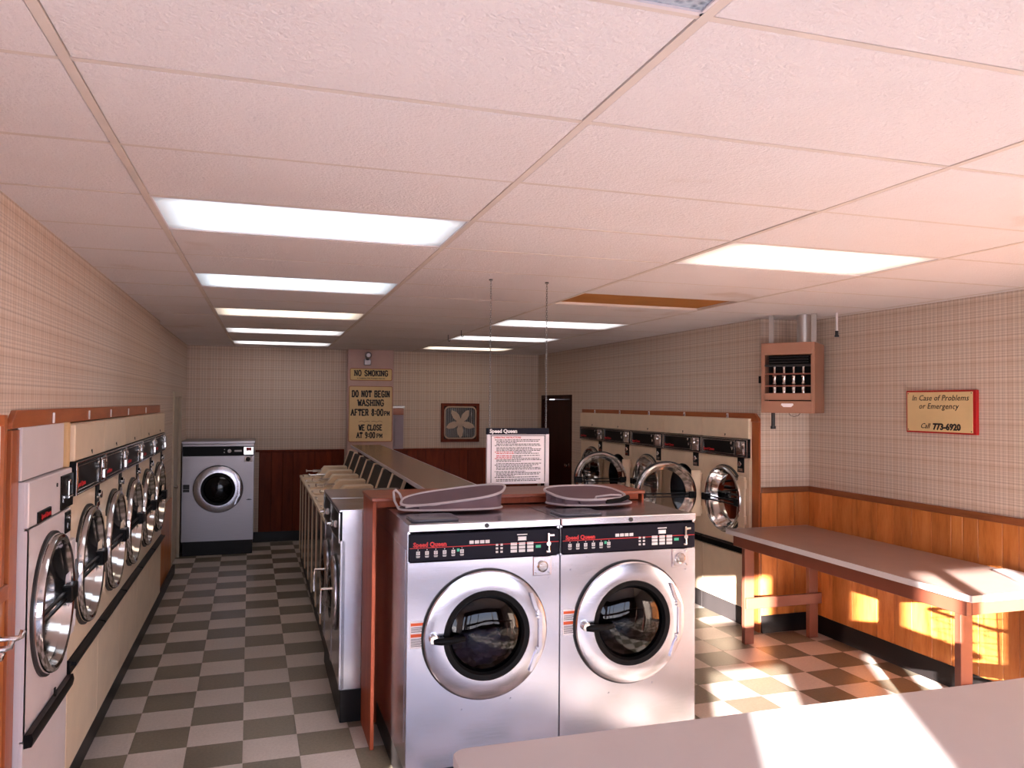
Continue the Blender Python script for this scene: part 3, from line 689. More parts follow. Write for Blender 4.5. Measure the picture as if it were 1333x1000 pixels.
def make_big_washer():
    t = thing('washer', 'x', 'washer'); w = 0.404; BZ = 0.15; dz = -0.15; P = (0, 0, dz)
    obj('cabinet', MB().shell(-w, w, 0.008, 1.03, BZ, 1.372).hole_panel(-w + 0.001, w - 0.001, BZ + 0.01, 1.183, 0, 0.806, 0.255, -0.002, 0.008).box(-w - 0.0025, -w, 0.06, 0.95, 0.28, 1.24, 0.002), 'stainless', t, P)
    obj('lip', MB().box(-w, w, -0.012, 0.03, 1.337, 1.376, 0.004), 'stainless', t, P)
    cpn = obj('control_panel', MB().box(-w + 0.004, w - 0.004, -0.008, 0.012, 1.188, 1.326, 0.004), 'navy_panel', t, P)
    q = Matrix.Translation((0, -0.0085, 0))
    b = MB(); icons(b, -w + 0.05, 1.232, 6, 0.045, 0.009)
    for ix in range(4): b.box(-0.09 + ix * 0.028, -0.068 + ix * 0.028, -0.003, 0, 1.267, 1.283)
    for ix in range(3):
        for iz in range(3): b.box(0.13 + ix * 0.045, 0.164 + ix * 0.045, -0.003, 0, 1.212 + iz * 0.018, 1.226 + iz * 0.018)
    for ix in range(2):
        for iz in range(3): b.box(0.05 + ix * 0.025, 0.062 + ix * 0.025, -0.003, 0, 1.214 + iz * 0.018, 1.224 + iz * 0.018)
    b.box(0.17, 0.215, -0.003, 0, 1.272, 1.292); b.box(0.165, 0.22, -0.003, 0, 1.30, 1.305)
    obj('print_white', b, 'white_print', cpn, (0, -0.008, 0))
    obj('print_green', MB().box(0.268, 0.295, -0.003, 0, 1.230, 1.244).box(-0.155, -0.142, -0.003, 0, 1.232, 1.246), 'green_print', cpn, (0, -0.008, 0))
    obj('red_line', MB().box(-w + 0.008, w - 0.008, -0.003, 0, 1.256, 1.259), 'ink_red', cpn, (0, -0.008, 0))
    lettering(cpn, 'Speed Queen', 0.031, -w + 0.025, -0.0095, 1.2635, 'ink_red', 0.0012)
    obj('coin_slide', MB().box(0.332, 0.344, -0.01, 0, 1.245, 1.305, 0.002).box(0.345, 0.372, -0.006, 0, 1.286, 1.298, 0.002).cyl(0.012, (0.336, 0, 1.25), 'y', -0.014, 0, 14).box(0.326, 0.35, -0.008, 0, 1.202, 1.214, 0.003).tube([(0.338, -0.01, 1.24), (0.338, -0.012, 1.212)], 0.005, 8), 'chrome', cpn, (0, -0.008, 0))
    obj('screen', MB().box(0.176, 0.209, -0.004, 0, 1.275, 1.289), 'paper', cpn, (0, -0.008, 0))
    obj('lip_screw', MB().cyl(0.012, (0, -0.012, 1.357), 'y', -0.004, 0.002, 16), 'dark_metal', t, P)
    lp = obj('lock_plate', MB().box(0.255, 0.355, -0.008, 0.002, 1.083, 1.183, 0.003), 'stainless', t, P)
    b = MB().lathe([(0.03, 0), (0.03, -0.006), (0.022, -0.012), (0.016, -0.012), (0.016, -0.018), (0.001, -0.018)], (0.306, -0.008, 1.132), 'y', 28)
    for ax_ in (0.268, 0.342):
        for az_ in (1.096, 1.17): b.cyl(0.006, (ax_, -0.008, az_), 'y', -0.005, 0, 10)
    obj('coin_lock', b, 'chrome', lp)
    b = MB()
    for x, z in ((-0.25, 1.165), (-0.345, 1.10), (0.14, 0.46), (-0.12, 0.43), (0.345, 1.065)): b.cyl(0.0055, (x, -0.002, z), 'y', -0.004, 0, 10)
    obj('screws', b, 'stainless', t, P)
    sd = obj('soap_lid', MB().prism(pts_rrect(-w + 0.035, -w + 0.285, 0.07, 0.29, 0.04), 'z', 1.3725, 1.386, 0.003), 'grey_lid', t, P)
    obj('sticker', MB().box(-w + 0.015, -w + 0.09, -0.0035, 0.0, 0.76, 0.895), 'paper', t, P)
    st = [c for c in kids(t) if c.name.startswith('sticker')][0]
    obj('orange_band', MB().box(-w + 0.018, -w + 0.087, -0.0042, -0.0035, 0.872, 0.886).box(-w + 0.018, -w + 0.087, -0.0042, -0.0035, 0.816, 0.832), 'orange_print', st)
    b = MB()
    for k, zz in enumerate((0.862, 0.855, 0.848, 0.841, 0.806, 0.799, 0.792, 0.785, 0.778, 0.771)): b.box(-w + 0.02, -w + 0.085 - (k * 7 % 3) * 0.008, -0.0042, -0.0035, zz, zz + 0.0025)
    obj('print_black', b, 'ink_black', st)
    washer_door(t, 0.806, 0.325, 0.222, dz)
    obj('drum', MB().lathe([(0.254, 0.006), (0.27, 0.03), (0.28, 0.08), (0.28, 0.5), (0.10, 0.52), (0.001, 0.52)], (0, 0, 0.806), 'y', 40), 'drum_metal', t, P)
    return t
bw = make_big_washer(); bw.location = (1.121, 3.88, 0.15)
tag(bw, 'big stainless front washer holding pale laundry, on the aisle side of its twin', 'washer', 'big stainless washers in front')
bw2 = copy_tree(bw); bw2.location = (1.935, 3.88, 0.15)
tag(bw2, 'big stainless front washer with an empty drum, nearer the folding table', 'washer', 'big stainless washers in front')
struct('trim_9', MB().box(0.72, 2.34, 3.93, 4.90, 0.0, 0.15, 0.006), 'cove_black')
# laundry seen through the glass of one washer
b = MB(); bmesh.ops.create_icosphere(b.bm, subdivisions=4, radius=1.0)
rr = random.Random(5)
from mathutils import noise as mnoise
for v in b.bm.verts:
    p = v.co.copy(); n_ = mnoise.noise(p * 2.2) * 0.35 + mnoise.noise(p * 5.0) * 0.14
    v.co = Vector((p.x * 0.15, p.y * 0.10, p.z * 0.085)) * (1 + n_)
la = obj('laundry', b, 'cloth_pale'); la.location = (1.13, 4.02, 0.70); tag(la, 'pale crumpled laundry lying behind the glass of a big washer', 'laundry')

# bulkhead behind the two big washers: wooden panel with a cap
t = thing('wooden_bulkhead', 'red-brown wooden bulkhead with flat cap behind the two big washers', 'partition', (1.5, 4.74, 0))
obj('side_panel', MB().box(-0.868, -0.846, -0.205, 0.21, 0.0, 1.41, 0.002), 'panel_red', t)
obj('front_board', MB().box(-0.845, 0.82, -0.205, -0.19, 1.378, 1.411), 'panel_red', t)
obj('back_board', MB().box(-0.845, 0.80, 0.185, 0.205, 0.0, 1.411), 'panel_red', t)
obj('cap', MB().box(-0.875, 0.865, -0.215, 0.215, 1.412, 1.432, 0.003), 'panel_red_x', t)
obj('end_panel', MB().box(0.845, 0.86, -0.205, 0.21, 0.0, 1.41, 0.002), 'panel_red', t)
b = MB()
for x, y_ in ((-0.82, -0.16), (-0.8, 0.0), (-0.72, -0.19)): b.cyl(0.006, (x, y_, 1.432), 'z', 0, 0.002, 10)
obj('screws', b, 'chrome', t)

# small stainless washers at the near end of the island (fronts to the aisle)
def make_small_washer(w2):
    t = thing('washer', 'x', 'washer'); w = w2; BZ = 0.20; P = (0, 0, -BZ)
    obj('cabinet', MB().shell(-w, w, 0.008, 0.56, BZ, 1.30).hole_panel(-w + 0.001, w - 0.001, BZ + 0.01, 1.10, 0, 0.74, 0.18, 0.0, 0.008).box(-w, -w + 0.03, -0.004, 0.03, BZ, 1.12, 0.003).box(w - 0.03, w, -0.004, 0.03, BZ, 1.12, 0.003), 'stainless', t, P)
    obj('worktop', MB().box(-w + 0.001, w - 0.001, -0.012, 0.56, 1.295, 1.312, 0.004), 'stainless', t, P)
    cpn = obj('control_panel', MB().box(-w + 0.004, w - 0.004, -0.008, 0.012, 1.11, 1.285, 0.003), 'black_plastic', t, P)
    obj('bezel', MB().box(-w + 0.002, w - 0.002, -0.014, -0.006, 1.105, 1.114, 0.001).box(-w + 0.002, w - 0.002, -0.014, -0.006, 1.284, 1.292, 0.001).box(-w + 0.002, -w + 0.012, -0.014, -0.006, 1.114, 1.284).box(w - 0.012, w - 0.002, -0.014, -0.006, 1.114, 1.284), 'chrome', cpn)
    obj('dial', MB().cyl(0.022, (0.12, -0.008, 1.2), 'y', -0.018, 0, 24, bev=0.004), 'white_enamel', cpn)
    obj('coin_slide', MB().box(-0.10, -0.02, -0.03, -0.008, 1.16, 1.2, 0.004).box(-0.08, -0.04, -0.06, -0.03, 1.172, 1.186, 0.003), 'chrome', cpn)
    d = washer_door(t, 0.74, 0.235, 0.16, -BZ, handle=False, full=False)
    obj('handle', MB().tube([(0.17, -0.03, 0.06), (0.17, -0.10, 0.06), (0.17, -0.105, 0.03), (0.17, -0.105, -0.09)], 0.009, 10), 'chrome', d)
    obj('drum', MB().lathe([(0.179, 0.006), (0.22, 0.05), (0.22, 0.45), (0.001, 0.46)], (0, 0, 0.74), 'y', 32), 'drum_metal', t, P)
    lid = obj('soap_lid', MB().prism(pts_rrect(-0.12, 0.12, 0.34, 0.50, 0.03), 'z', 1.3125, 1.33, 0.003), 'grey_lid', t, P)
    return t
sw = make_small_washer(0.296); sw.location = (0.50, 5.272, 0.20); sw.rotation_euler.z = -PI / 2
tag(sw, 'small stainless front-load washer right behind the wooden bulkhead', 'washer', 'small stainless washers on the island')
sw2 = copy_tree(sw); sw2.location = (0.50, 5.872, 0.20)
tag(sw2, 'small stainless front-load washer next to the cream top-loaders', 'washer', 'small stainless washers on the island')
struct('trim_10', MB().box(0.53, 1.02, 4.98, 10.22, 0.0, 0.13, 0.004).box(0.505, 1.02, 4.97, 6.17, 0.0, 0.20, 0.004), 'cove_black')

# cream top-loaders
NTL = 7; TW = 0.572
def make_toploader():
    t = thing('top_loader', 'x', 'washer'); w = TW / 2 - 0.004; BZ = 0.13; P = (0, 0, -BZ)
    obj('cabinet', MB().box(-w + 0.002, w - 0.002, 0.004, 0.52, BZ, 1.03, 0.004), 'gloss_brown', t, P)
    for x in (-w, w - 0.022): obj('edge_strip', MB().box(x, x + 0.022, -0.004, 0.02, BZ, 1.03, 0.003), 'cream_enamel', t, P)
    dk = obj('top_deck', MB().box(-w, w, -0.012, 0.55, 1.03, 1.062, 0.008, 2), 'cream_enamel', t, P)
    ld = obj('lid', MB().prism(pts_rrect(-0.2, 0.2, 0.02, 0.25, 0.03), 'z', 1.0625, 1.074, 0.003), 'cream_enamel', t, P)
    obj('lid_handle', MB().box(-0.05, 0.05, 0.01, 0.03, 1.066, 1.078, 0.003), 'chrome', ld)
    mc = obj('meter_case', MB().prism([(0.14, 1.062), (0.26, 1.20), (0.52, 1.20), (0.52, 1.062)], 'x', 0.04, 0.24, 0.003), 'cream_enamel', t, P)
    obj('coin_slide', MB().box(0.09, 0.17, 0.12, 0.24, 1.135, 1.16, 0.004).box(0.11, 0.15, 0.05, 0.13, 1.142, 1.154, 0.003).box(0.085, 0.175, 0.04, 0.055, 1.135, 1.162, 0.003), 'chrome', mc)
    cs = obj('console', MB().prism([(0.50, 1.062), (0.60, 1.36), (0.63, 1.36), (0.63, 1.062)], 'x', -w + 0.012, w - 0.012, 0.003), 'black_plastic', t, P)
    for s_ in (-1, 1):
        x0, x1 = sorted((s_ * w, s_ * (w - 0.016)))
        obj('end_cap', MB().prism([(0.485, 1.062), (0.592, 1.372), (0.636, 1.372), (0.636, 1.35), (0.612, 1.35), (0.512, 1.062)], 'x', x0, x1, 0.002), 'cream_enamel', cs)
    return t
tl0 = make_toploader()
for k in range(NTL):
    o = tl0 if k == 0 else copy_tree(tl0)
    o.location = (0.515, 6.19 + TW * (k + 0.5), 0.13); o.rotation_euler.z = -PI / 2
    lab = ['cream top-loading washer half hidden behind the small stainless washers', 'second cream top-loader beyond the small stainless washers', 'third cream top-loader beyond the small stainless washers', 'middle cream top-loader of the row of seven, fourth beyond the stainless ones',
           'third cream top-loader counted from the back wall', 'second cream top-loader counted from the back wall', 'farthest cream top-loader, end of the row by the back wall'][k]
    tag(o, lab, 'washer', 'cream top-loaders on the island')
# island shelf between the two rows
t = thing('island_shelf', 'long brown laminate shelf along the middle of the washer island', 'shelf', (1.34, 7.9, 0), 0.0)
SK = -0.022
obj('shelf_top', MB().box(-0.20, 0.20, -2.95, 1.35, 1.375, 1.40, 0.004), 'laminate_brown', t, (0, 0, 0), (0, 0, SK))
obj('shelf_top', MB().box(-0.20, 0.20, 1.353, 2.9, 1.375, 1.40, 0.004), 'laminate_brown', t, (0, 0, 0), (0, 0, SK))
for x in (-0.207, 0.20): obj('edge_strip', MB().box(x, x + 0.007, -2.95, 2.9, 1.372, 1.401), 'grey_piping', t, (0, 0, 0), (0, 0, SK))
obj('shelf_body', MB().box(-0.11, 0.16, -2.9, 2.85, 0.0, 1.374), 'dark_panel', t, (0, 0, 0), (0, 0, SK))
b = MB()
for k in range(7): b.cyl(0.012, (-0.11, -2.2 + k * 0.75, 1.31), 'x', -0.025, 0, 12)
obj('tap', b, 'chrome', t, (0, 0, 0), (0, 0, SK))

# big washer against the back wall
def make_back_washer():
    t = thing('washer', 'dark-toned big stainless washer standing alone against the back wall', 'washer', (-0.478, 10.80, 0.18)); w = 0.434; BZ = 0.18; P = (0, 0, -BZ)
    obj('cabinet', MB().shell(-w, w, 0.008, 0.74, BZ, 1.43).hole_panel(-w + 0.001, w - 0.001, BZ + 0.005, 1.27, 0.0, 0.848, 0.22, 0.0, 0.008), 'stainless_dull', t, P)
    obj('worktop', MB().box(-w - 0.012, w + 0.012, 0.0, 0.76, 1.425, 1.465, 0.006), 'stainless_dull', t, P)
    obj('lip', MB().box(-w, w, -0.012, 0.02, 1.395, 1.425, 0.003), 'stainless_dull', t, P)
    cpn = obj('control_panel', MB().box(-w + 0.003, w - 0.003, -0.008, 0.012, 1.275, 1.393, 0.003), 'black_plastic', t, P)
    obj('dial', MB().cyl(0.024, (0.13, -0.008, 1.335), 'y', -0.02, 0, 20, bev=0.004).box(0.19, 0.28, -0.012, -0.008, 1.325, 1.348).box(0.06, 0.075, -0.012, -0.008, 1.31, 1.325).box(0.065, 0.075, -0.012, -0.008, 1.35, 1.36), 'white_print', cpn)
    cb = obj('coin_box', MB().box(0.305, 0.425, -0.02, -0.008, 1.285, 1.385, 0.003), 'chrome', cpn)
    obj('red_window', MB().box(0.335, 0.40, -0.023, -0.02, 1.338, 1.38), 'paint_red', cb)
    lp = obj('lock_plate', MB().box(0.315, 0.415, -0.01, 0.0, 1.195, 1.26, 0.003), 'white_enamel', t, P)
    obj('coin_lock', MB().lathe([(0.028, 0), (0.028, -0.01), (0.018, -0.014), (0.001, -0.014)], (0.36, -0.01, 1.228), 'y', 24), 'dark_metal', lp)
    obj('soap_drawer', MB().box(-0.42, -0.345, -0.008, 0.0, 0.85, 0.91, 0.003).box(-0.42, -0.345, -0.014, 0.0, 0.815, 0.845, 0.003), 'dark_metal', t, P)
    obj('dent', MB().prism([(0.34, 0.70), (0.37, 0.712), (0.40, 0.708), (0.42, 0.70), (0.38, 0.694)], 'y', -0.002, 0.0), 'dark_metal', t, P)
    washer_door(t, 0.848, 0.298, 0.205, -BZ, handle=False)
    obj('drum', MB().lathe([(0.219, 0.006), (0.26, 0.05), (0.26, 0.5), (0.001, 0.52)], (0, 0, 0.848), 'y', 40), 'drum_metal', t, P)
    return t
make_back_washer()
struct('trim_11', MB().box(-0.90, -0.05, 10.81, 11.62, 0.0, 0.18, 0.004), 'cove_black')

# ------------------------------------------------------------------ tables
def folding_table():
    t = thing('table', 'long brown-framed folding table under the red-edged sign', 'table', (3.83, 3.42, 0.025)); L, D = 2.43, 0.84
    top = obj('tabletop', MB().box(0, D, 0, L, 0.858, 0.895, 0.003), 'laminate_table', t)
    obj('edge_band', MB().box(-0.004, 0.0, 0.0, L, 0.858, 0.896).box(0.0, D, -0.004, 0.0, 0.858, 0.896).box(0.0, D, L, L + 0.004, 0.858, 0.896), 'laminate', top)
    obj('apron', MB().box(0.03, 0.07, 0.06, L - 0.06, 0.765, 0.857, 0.003), 'brown_paint', t)
    obj('apron', MB().box(D - 0.06, D - 0.02, 0.06, L - 0.06, 0.765, 0.857, 0.003), 'brown_paint', t)
    obj('apron', MB().box(0.071, D - 0.061, 0.06, 0.10, 0.765, 0.857, 0.003), 'brown_paint', t)
    obj('apron', MB().box(0.071, D - 0.061, L - 0.10, L - 0.06, 0.765, 0.857, 0.003), 'brown_paint', t)
    for x in (0.03, D - 0.17):
        for y in (0.10, L - 0.23):
            obj('leg', MB().box(x, x + 0.09, y, y + 0.045, -0.025, 0.765, 0.003), 'brown_paint', t)
    for y in (0.075, L - 0.255):
        obj('stretcher', MB().box(0.03, D - 0.06, y, y + 0.024, 0.27, 0.36, 0.003), 'brown_paint', t)
    return t
folding_table()
# second table: grey-white laminate, closest to the camera
t = thing('table', 'pale grey laminate table with rounded corner, at the bottom edge', 'table', (1.9, 2.0, 0))
top = obj('tabletop', MB().prism(pts_rrect(-1.31, 1.40, -0.42, 0.44, 0.055), 'z', 0.845, 0.88, 0.003), 'laminate', t, (0, 0, 0), (0, 0, -0.012))
for x in (-1.2, 1.25):
    for y in (-0.33, 0.33): obj('leg', MB().box(x - 0.03, x + 0.03, y - 0.03, y + 0.03, 0.0, 0.80, 0.003), 'brown_paint', t)
obj('apron', MB().box(-1.23, 1.28, 0.33, 0.36, 0.79, 0.844).box(-1.23, 1.28, -0.36, -0.33, 0.79, 0.844).box(-1.23, -1.20, -0.33, 0.33, 0.79, 0.844).box(1.25, 1.28, -0.33, 0.33, 0.79, 0.844), 'brown_paint', t)
# flat white board lying on the brown table
o = obj('white_board', MB().prism([(4.392, 3.575), (4.545, 3.90), (4.655, 3.90), (4.655, 3.50)], 'z', 0.9215, 0.933, 0.001), 'white_enamel'); tag(o, 'flat white board lying on the brown table against the wall', 'board')

# ------------------------------------------------------------------ folded laundry hampers on the washers
def loop_pts(corners, r=0.4, n=9):
    """smooth closed loop through a quad of corner points (quadratic arcs at the corners)"""
    C = [Vector(c) for c in corners]; out = []
    for i in range(len(C)):
        p, q, s_ = C[i - 1], C[i], C[(i + 1) % len(C)]
        a = q.lerp(p, r); b = q.lerp(s_, r)
        for k in range(n + 1):
            u = k / n; out.append(a.lerp(q, u).lerp(q.lerp(b, u), u))
    return out
def hamper(label, topc, botc, grip, loc_r=0.42):
    t = thing('laundry_hamper', label, 'hamper', (0, 0, 0), 0, 'folded mesh hampers on the washers')
    A, B = loop_pts(topc, loc_r), loop_pts(botc, loc_r)
    c0 = sum((Vector(p) for p in botc), Vector()) / len(botc); t.location = c0
    A = [p - c0 for p in A]; B = [p - c0 for p in B]
    def panel(L, sag):
        b = MB(); c = sum(L, Vector()) / len(L); n = len(L); rings = []
        for f in (1.0, 0.75, 0.5, 0.25): rings.append([b.bm.verts.new(c + (p - c) * f + Vector((0, 0, -sag * (1 - f * f)))) for p in L])
        ce = b.bm.verts.new(c + Vector((0, 0, -sag)))
        for i in range(3):
            for k in range(n): b.bm.faces.new((rings[i][k], rings[i][(k + 1) % n], rings[i + 1][(k + 1) % n], rings[i + 1][k]))
        for k in range(n): b.bm.faces.new((rings[3][k], rings[3][(k + 1) % n], ce))
        return b
    tp = obj('top_panel', panel(A, 0.006), 'mauve_mesh', t); obj('piping', MB().tube(A, 0.0075, 8, True), 'grey_piping', tp)
    bp_ = obj('base_panel', panel(B, -0.002), 'mauve_mesh', t); obj('piping', MB().tube(B, 0.006, 8, True), 'grey_piping', bp_)
    b = MB(); n = len(A); R = []
    for f in (0.0, 0.25, 0.5, 0.75, 1.0):
        ring = []
        for k in range(n):
            p = A[k].lerp(B[k], f); c = (A[k] + B[k]) / 2; bulge = math.sin(f * PI) * 0.018 * math.sin(k * 1.7)
            q = p - p.lerp(Vector((0, 0, p.z)), 0.05 * math.sin(f * PI)); ring.append(b.bm.verts.new(p.lerp(Vector((0, 0, p.z)), 0.06 * math.sin(f * PI)) + Vector((bulge, bulge * 0.5, 0))))
        R.append(ring)
    for i in range(4):
        for k in range(n): b.bm.faces.new((R[i][k], R[i][(k + 1) % n], R[i + 1][(k + 1) % n], R[i + 1][k]))
    obj('side_fabric', b, 'mauve_mesh', t)
    for gp, m, r in grip: obj('strap', MB().tube([Vector(p) - c0 for p in gp], r, 8), m, t)
    return t
ZW = 1.384
hamper('folded mauve mesh hamper with raised end, on the washer holding laundry',
    [(0.735, 4.26, 1.405), (1.30, 4.22, 1.462), (1.42, 4.46, 1.515), (0.80, 4.47, 1.455)],
    [(0.74, 4.24, ZW + 0.009), (1.33, 4.20, ZW + 0.009), (1.34, 4.46, ZW + 0.009), (0.76, 4.48, ZW + 0.009)],
    [([(0.75, 4.34, 1.39), (0.735, 4.40, 1.43), (0.735, 4.44, 1.475), (0.75, 4.46, 1.485), (0.775, 4.46, 1.46), (0.79, 4.44, 1.42)], 'grey_piping', 0.007),
     ([(0.77, 4.25, 1.412), (0.84, 4.27, 1.418), (0.92, 4.25, 1.42), (0.96, 4.24, 1.426)], 'grey_piping', 0.006)])
hamper('folded flat mauve mesh hamper on the washer nearer the folding table',
    [(1.60, 4.48, 1.478), (2.06, 4.50, 1.478), (2.12, 4.20, 1.43), (1.70, 4.19, 1.425)],
    [(1.60, 4.46, ZW + 0.009), (2.14, 4.48, ZW + 0.009), (2.16, 4.22, ZW + 0.009), (1.72, 4.20, ZW + 0.009)],
    [([(1.88, 4.215, 1.432), (1.90, 4.25, 1.437), (2.0, 4.26, 1.444), (2.06, 4.24, 1.442)], 'grey_piping', 0.006), ([(1.94, 4.195, 1.415), (2.03, 4.195, 1.42), (2.09, 4.21, 1.436)], 'black_plastic', 0.014)])

# ------------------------------------------------------------------ hanging notice
t = thing('hanging_notice', 'framed washing instructions hanging on two chains above the big washers', 'sign', (1.535, 4.62, 1.465), -0.03)
w = 0.195
obj('notice_board', MB().box(-w, w, -0.006, 0.006, 0.02, 0.345), 'paper', t)
for x in (-w - 0.006, w - 0.018): obj('frame', MB().box(x, x + 0.024, -0.012, 0.012, 0.0, 0.33, 0.002), 'white_enamel', t)
hd = obj('header', MB().box(-w - 0.008, w + 0.004, -0.014, 0.014, 0.325, 0.365, 0.003), 'navy_panel', t)
lettering(hd, 'Speed Queen', 0.032, -w + 0.01, -0.015, 0.336, 'white_print', 0.0012)
obj('inner_line', MB().box(-w + 0.02, -w + 0.024, -0.0075, -0.006, 0.03, 0.32).box(w - 0.024, w - 0.02, -0.0075, -0.006, 0.03, 0.32).box(-w + 0.02, w - 0.02, -0.0075, -0.006, 0.316, 0.32).box(-0.05, 0.05, -0.0145, -0.014, 0.327, 0.332), 'ink_black', t)
bk, bd = MB(), MB(); rr = random.Random(9)
text_at(bd, 'OPERATING INSTRUCTIONS', 0.0135, -w + 0.04, -0.0065, 0.302, bold=0.0003)
zz = 0.290; k = 0
while zz > 0.035:
    x = -w + (0.045 if k % 4 == 0 else 0.055); x1 = w - 0.045 - (rr.random() * 0.18 if k % 3 == 2 else rr.random() * 0.02)
    dst = bd if 8 <= k <= 12 else bk
    while x < x1:
        ww = rr.uniform(0.006, 0.022); dst.box(x, min(x + ww, x1), -0.0075, -0.0062, zz, zz + 0.0042); x += ww + 0.004
        if dst is bd and x > -0.04: dst = bk
    zz -= 0.0088 if k % 5 != 4 else 0.0135; k += 1
obj('print_black', bk, 'ink_black', t); obj('print_red', bd, 'ink_red', t)
for s_ in (-1, 1):
    b = MB(); z0, z1 = 0.36, ZT - 1.465 - 0.003; n = 62
    for k in range(n):
        za = z0 + (z1 - z0) * k / n; zb = z0 + (z1 - z0) * (k + 1) / n; dx, dy = (0.004, 0) if k % 2 else (0, 0.004)
        b.tube([(s_ * 0.182 - dx, -dy, za), (s_ * 0.182 - dx, -dy, zb + 0.004)], 0.0013, 4); b.tube([(s_ * 0.182 + dx, dy, za), (s_ * 0.182 + dx, dy, zb + 0.004)], 0.0013, 4)
    b.cyl(0.012, (s_ * 0.182, 0, z1), 'z', -0.006, 0.002, 12)
    obj('chain', b, 'chain_metal', t)

# ------------------------------------------------------------------ slab-serif lettering for the old signs
STK = {'A': [((0, 0), (.5, 1)), ((.5, 1), (1, 0)), ((.2, .38), (.8, .38))], 'B': [((.1, 0), (.1, 1)), ((.1, 1), (.8, 1)), ((.8, 1), (.9, .75)), ((.9, .75), (.75, .52)), ((.1, .52), (.75, .52)), ((.75, .52), (.95, .27)), ((.95, .27), (.8, 0)), ((.1, 0), (.8, 0))],
 'C': [((.95, .8), (.75, 1)), ((.75, 1), (.3, 1)), ((.3, 1), (.08, .7)), ((.08, .7), (.08, .3)), ((.08, .3), (.3, 0)), ((.3, 0), (.75, 0)), ((.75, 0), (.95, .2))], 'D': [((.12, 0), (.12, 1)), ((.12, 1), (.7, 1)), ((.7, 1), (.95, .7)), ((.95, .7), (.95, .3)), ((.95, .3), (.7, 0)), ((.7, 0), (.12, 0))],
 'E': [((.12, 0), (.12, 1)), ((.12, 1), (.95, 1)), ((.12, .52), (.7, .52)), ((.12, 0), (.95, 0))], 'F': [((.12, 0), (.12, 1)), ((.12, 1), (.95, 1)), ((.12, .52), (.7, .52))],
 'G': [((.95, .8), (.75, 1)), ((.75, 1), (.3, 1)), ((.3, 1), (.08, .7)), ((.08, .7), (.08, .3)), ((.08, .3), (.3, 0)), ((.3, 0), (.75, 0)), ((.75, 0), (.95, .2)), ((.95, .2), (.95, .45)), ((.95, .45), (.6, .45))], 'H': [((.12, 0), (.12, 1)), ((.88, 0), (.88, 1)), ((.12, .5), (.88, .5))],
 'I': [((.5, 0), (.5, 1))], 'K': [((.12, 0), (.12, 1)), ((.12, .45), (.88, 1)), ((.4, .62), (.9, 0))], 'L': [((.12, 0), (.12, 1)), ((.12, 0), (.95, 0)), ((.95, 0), (.95, .25))], 'M': [((.08, 0), (.08, 1)), ((.08, 1), (.5, .3)), ((.5, .3), (.92, 1)), ((.92, 1), (.92, 0))],
 'N': [((.1, 0), (.1, 1)), ((.1, 1), (.9, 0)), ((.9, 0), (.9, 1))], 'O': [((.3, 0), (.08, .3)), ((.08, .3), (.08, .7)), ((.08, .7), (.3, 1)), ((.3, 1), (.7, 1)), ((.7, 1), (.92, .7)), ((.92, .7), (.92, .3)), ((.92, .3), (.7, 0)), ((.7, 0), (.3, 0))],
 'P': [((.12, 0), (.12, 1)), ((.12, 1), (.75, 1)), ((.75, 1), (.92, .75)), ((.92, .75), (.75, .48)), ((.75, .48), (.12, .48))], 'R': [((.12, 0), (.12, 1)), ((.12, 1), (.75, 1)), ((.75, 1), (.92, .75)), ((.92, .75), (.75, .5)), ((.75, .5), (.12, .5)), ((.55, .5), (.92, 0))],
 'S': [((.9, .8), (.7, 1)), ((.7, 1), (.3, 1)), ((.3, 1), (.1, .75)), ((.1, .75), (.3, .55)), ((.3, .55), (.7, .45)), ((.7, .45), (.92, .25)), ((.92, .25), (.7, 0)), ((.7, 0), (.3, 0)), ((.3, 0), (.08, .2))], 'T': [((.5, 0), (.5, 1)), ((.05, 1), (.95, 1)), ((.05, 1), (.05, .78)), ((.95, 1), (.95, .78))],
 'W': [((.0, 1), (.25, 0)), ((.25, 0), (.5, .7)), ((.5, .7), (.75, 0)), ((.75, 0), (1, 1))], '8': [((.5, .53), (.2, .75)), ((.2, .75), (.3, 1)), ((.3, 1), (.7, 1)), ((.7, 1), (.8, .75)), ((.8, .75), (.5, .53)), ((.5, .53), (.1, .28)), ((.1, .28), (.3, 0)), ((.3, 0), (.7, 0)), ((.7, 0), (.9, .28)), ((.9, .28), (.5, .53))],
 '0': [((.3, 0), (.08, .3)), ((.08, .3), (.08, .7)), ((.08, .7), (.3, 1)), ((.3, 1), (.7, 1)), ((.7, 1), (.92, .7)), ((.92, .7), (.92, .3)), ((.92, .3), (.7, 0)), ((.7, 0), (.3, 0))], '9': [((.9, .5), (.5, .42)), ((.5, .42), (.12, .7)), ((.12, .7), (.3, 1)), ((.3, 1), (.7, 1)), ((.7, 1), (.9, .7)), ((.9, .7), (.9, .3)), ((.9, .3), (.65, 0)), ((.65, 0), (.25, 0))],
 ':': [((.5, .2), (.5, .3)), ((.5, .65), (.5, .75))]}
SERIF = {'A': [(0, 0), (1, 0)], 'F': [(.12, 0), (.12, 1)], 'H': [(.12, 0), (.12, 1), (.88, 0), (.88, 1)], 'I': [(.5, 0), (.5, 1)], 'K': [(.12, 0), (.12, 1), (.9, 0), (.88, 1)], 'M': [(.08, 0), (.92, 0), (.08, 1), (.92, 1)], 'N': [(.1, 0), (.1, 1), (.9, 1)], 'P': [(.12, 0), (.12, 1)], 'R': [(.12, 0), (.12, 1), (.92, 0)], 'T': [(.5, 0)], 'W': [(0, 1), (.5, .7), (1, 1)], 'E': [(.12, 0), (.12, 1)], 'B': [(.12, 0), (.12, 1)], 'D': [(.12, 0), (.12, 1)], 'L': [(.12, 1), (.12, 0)]}
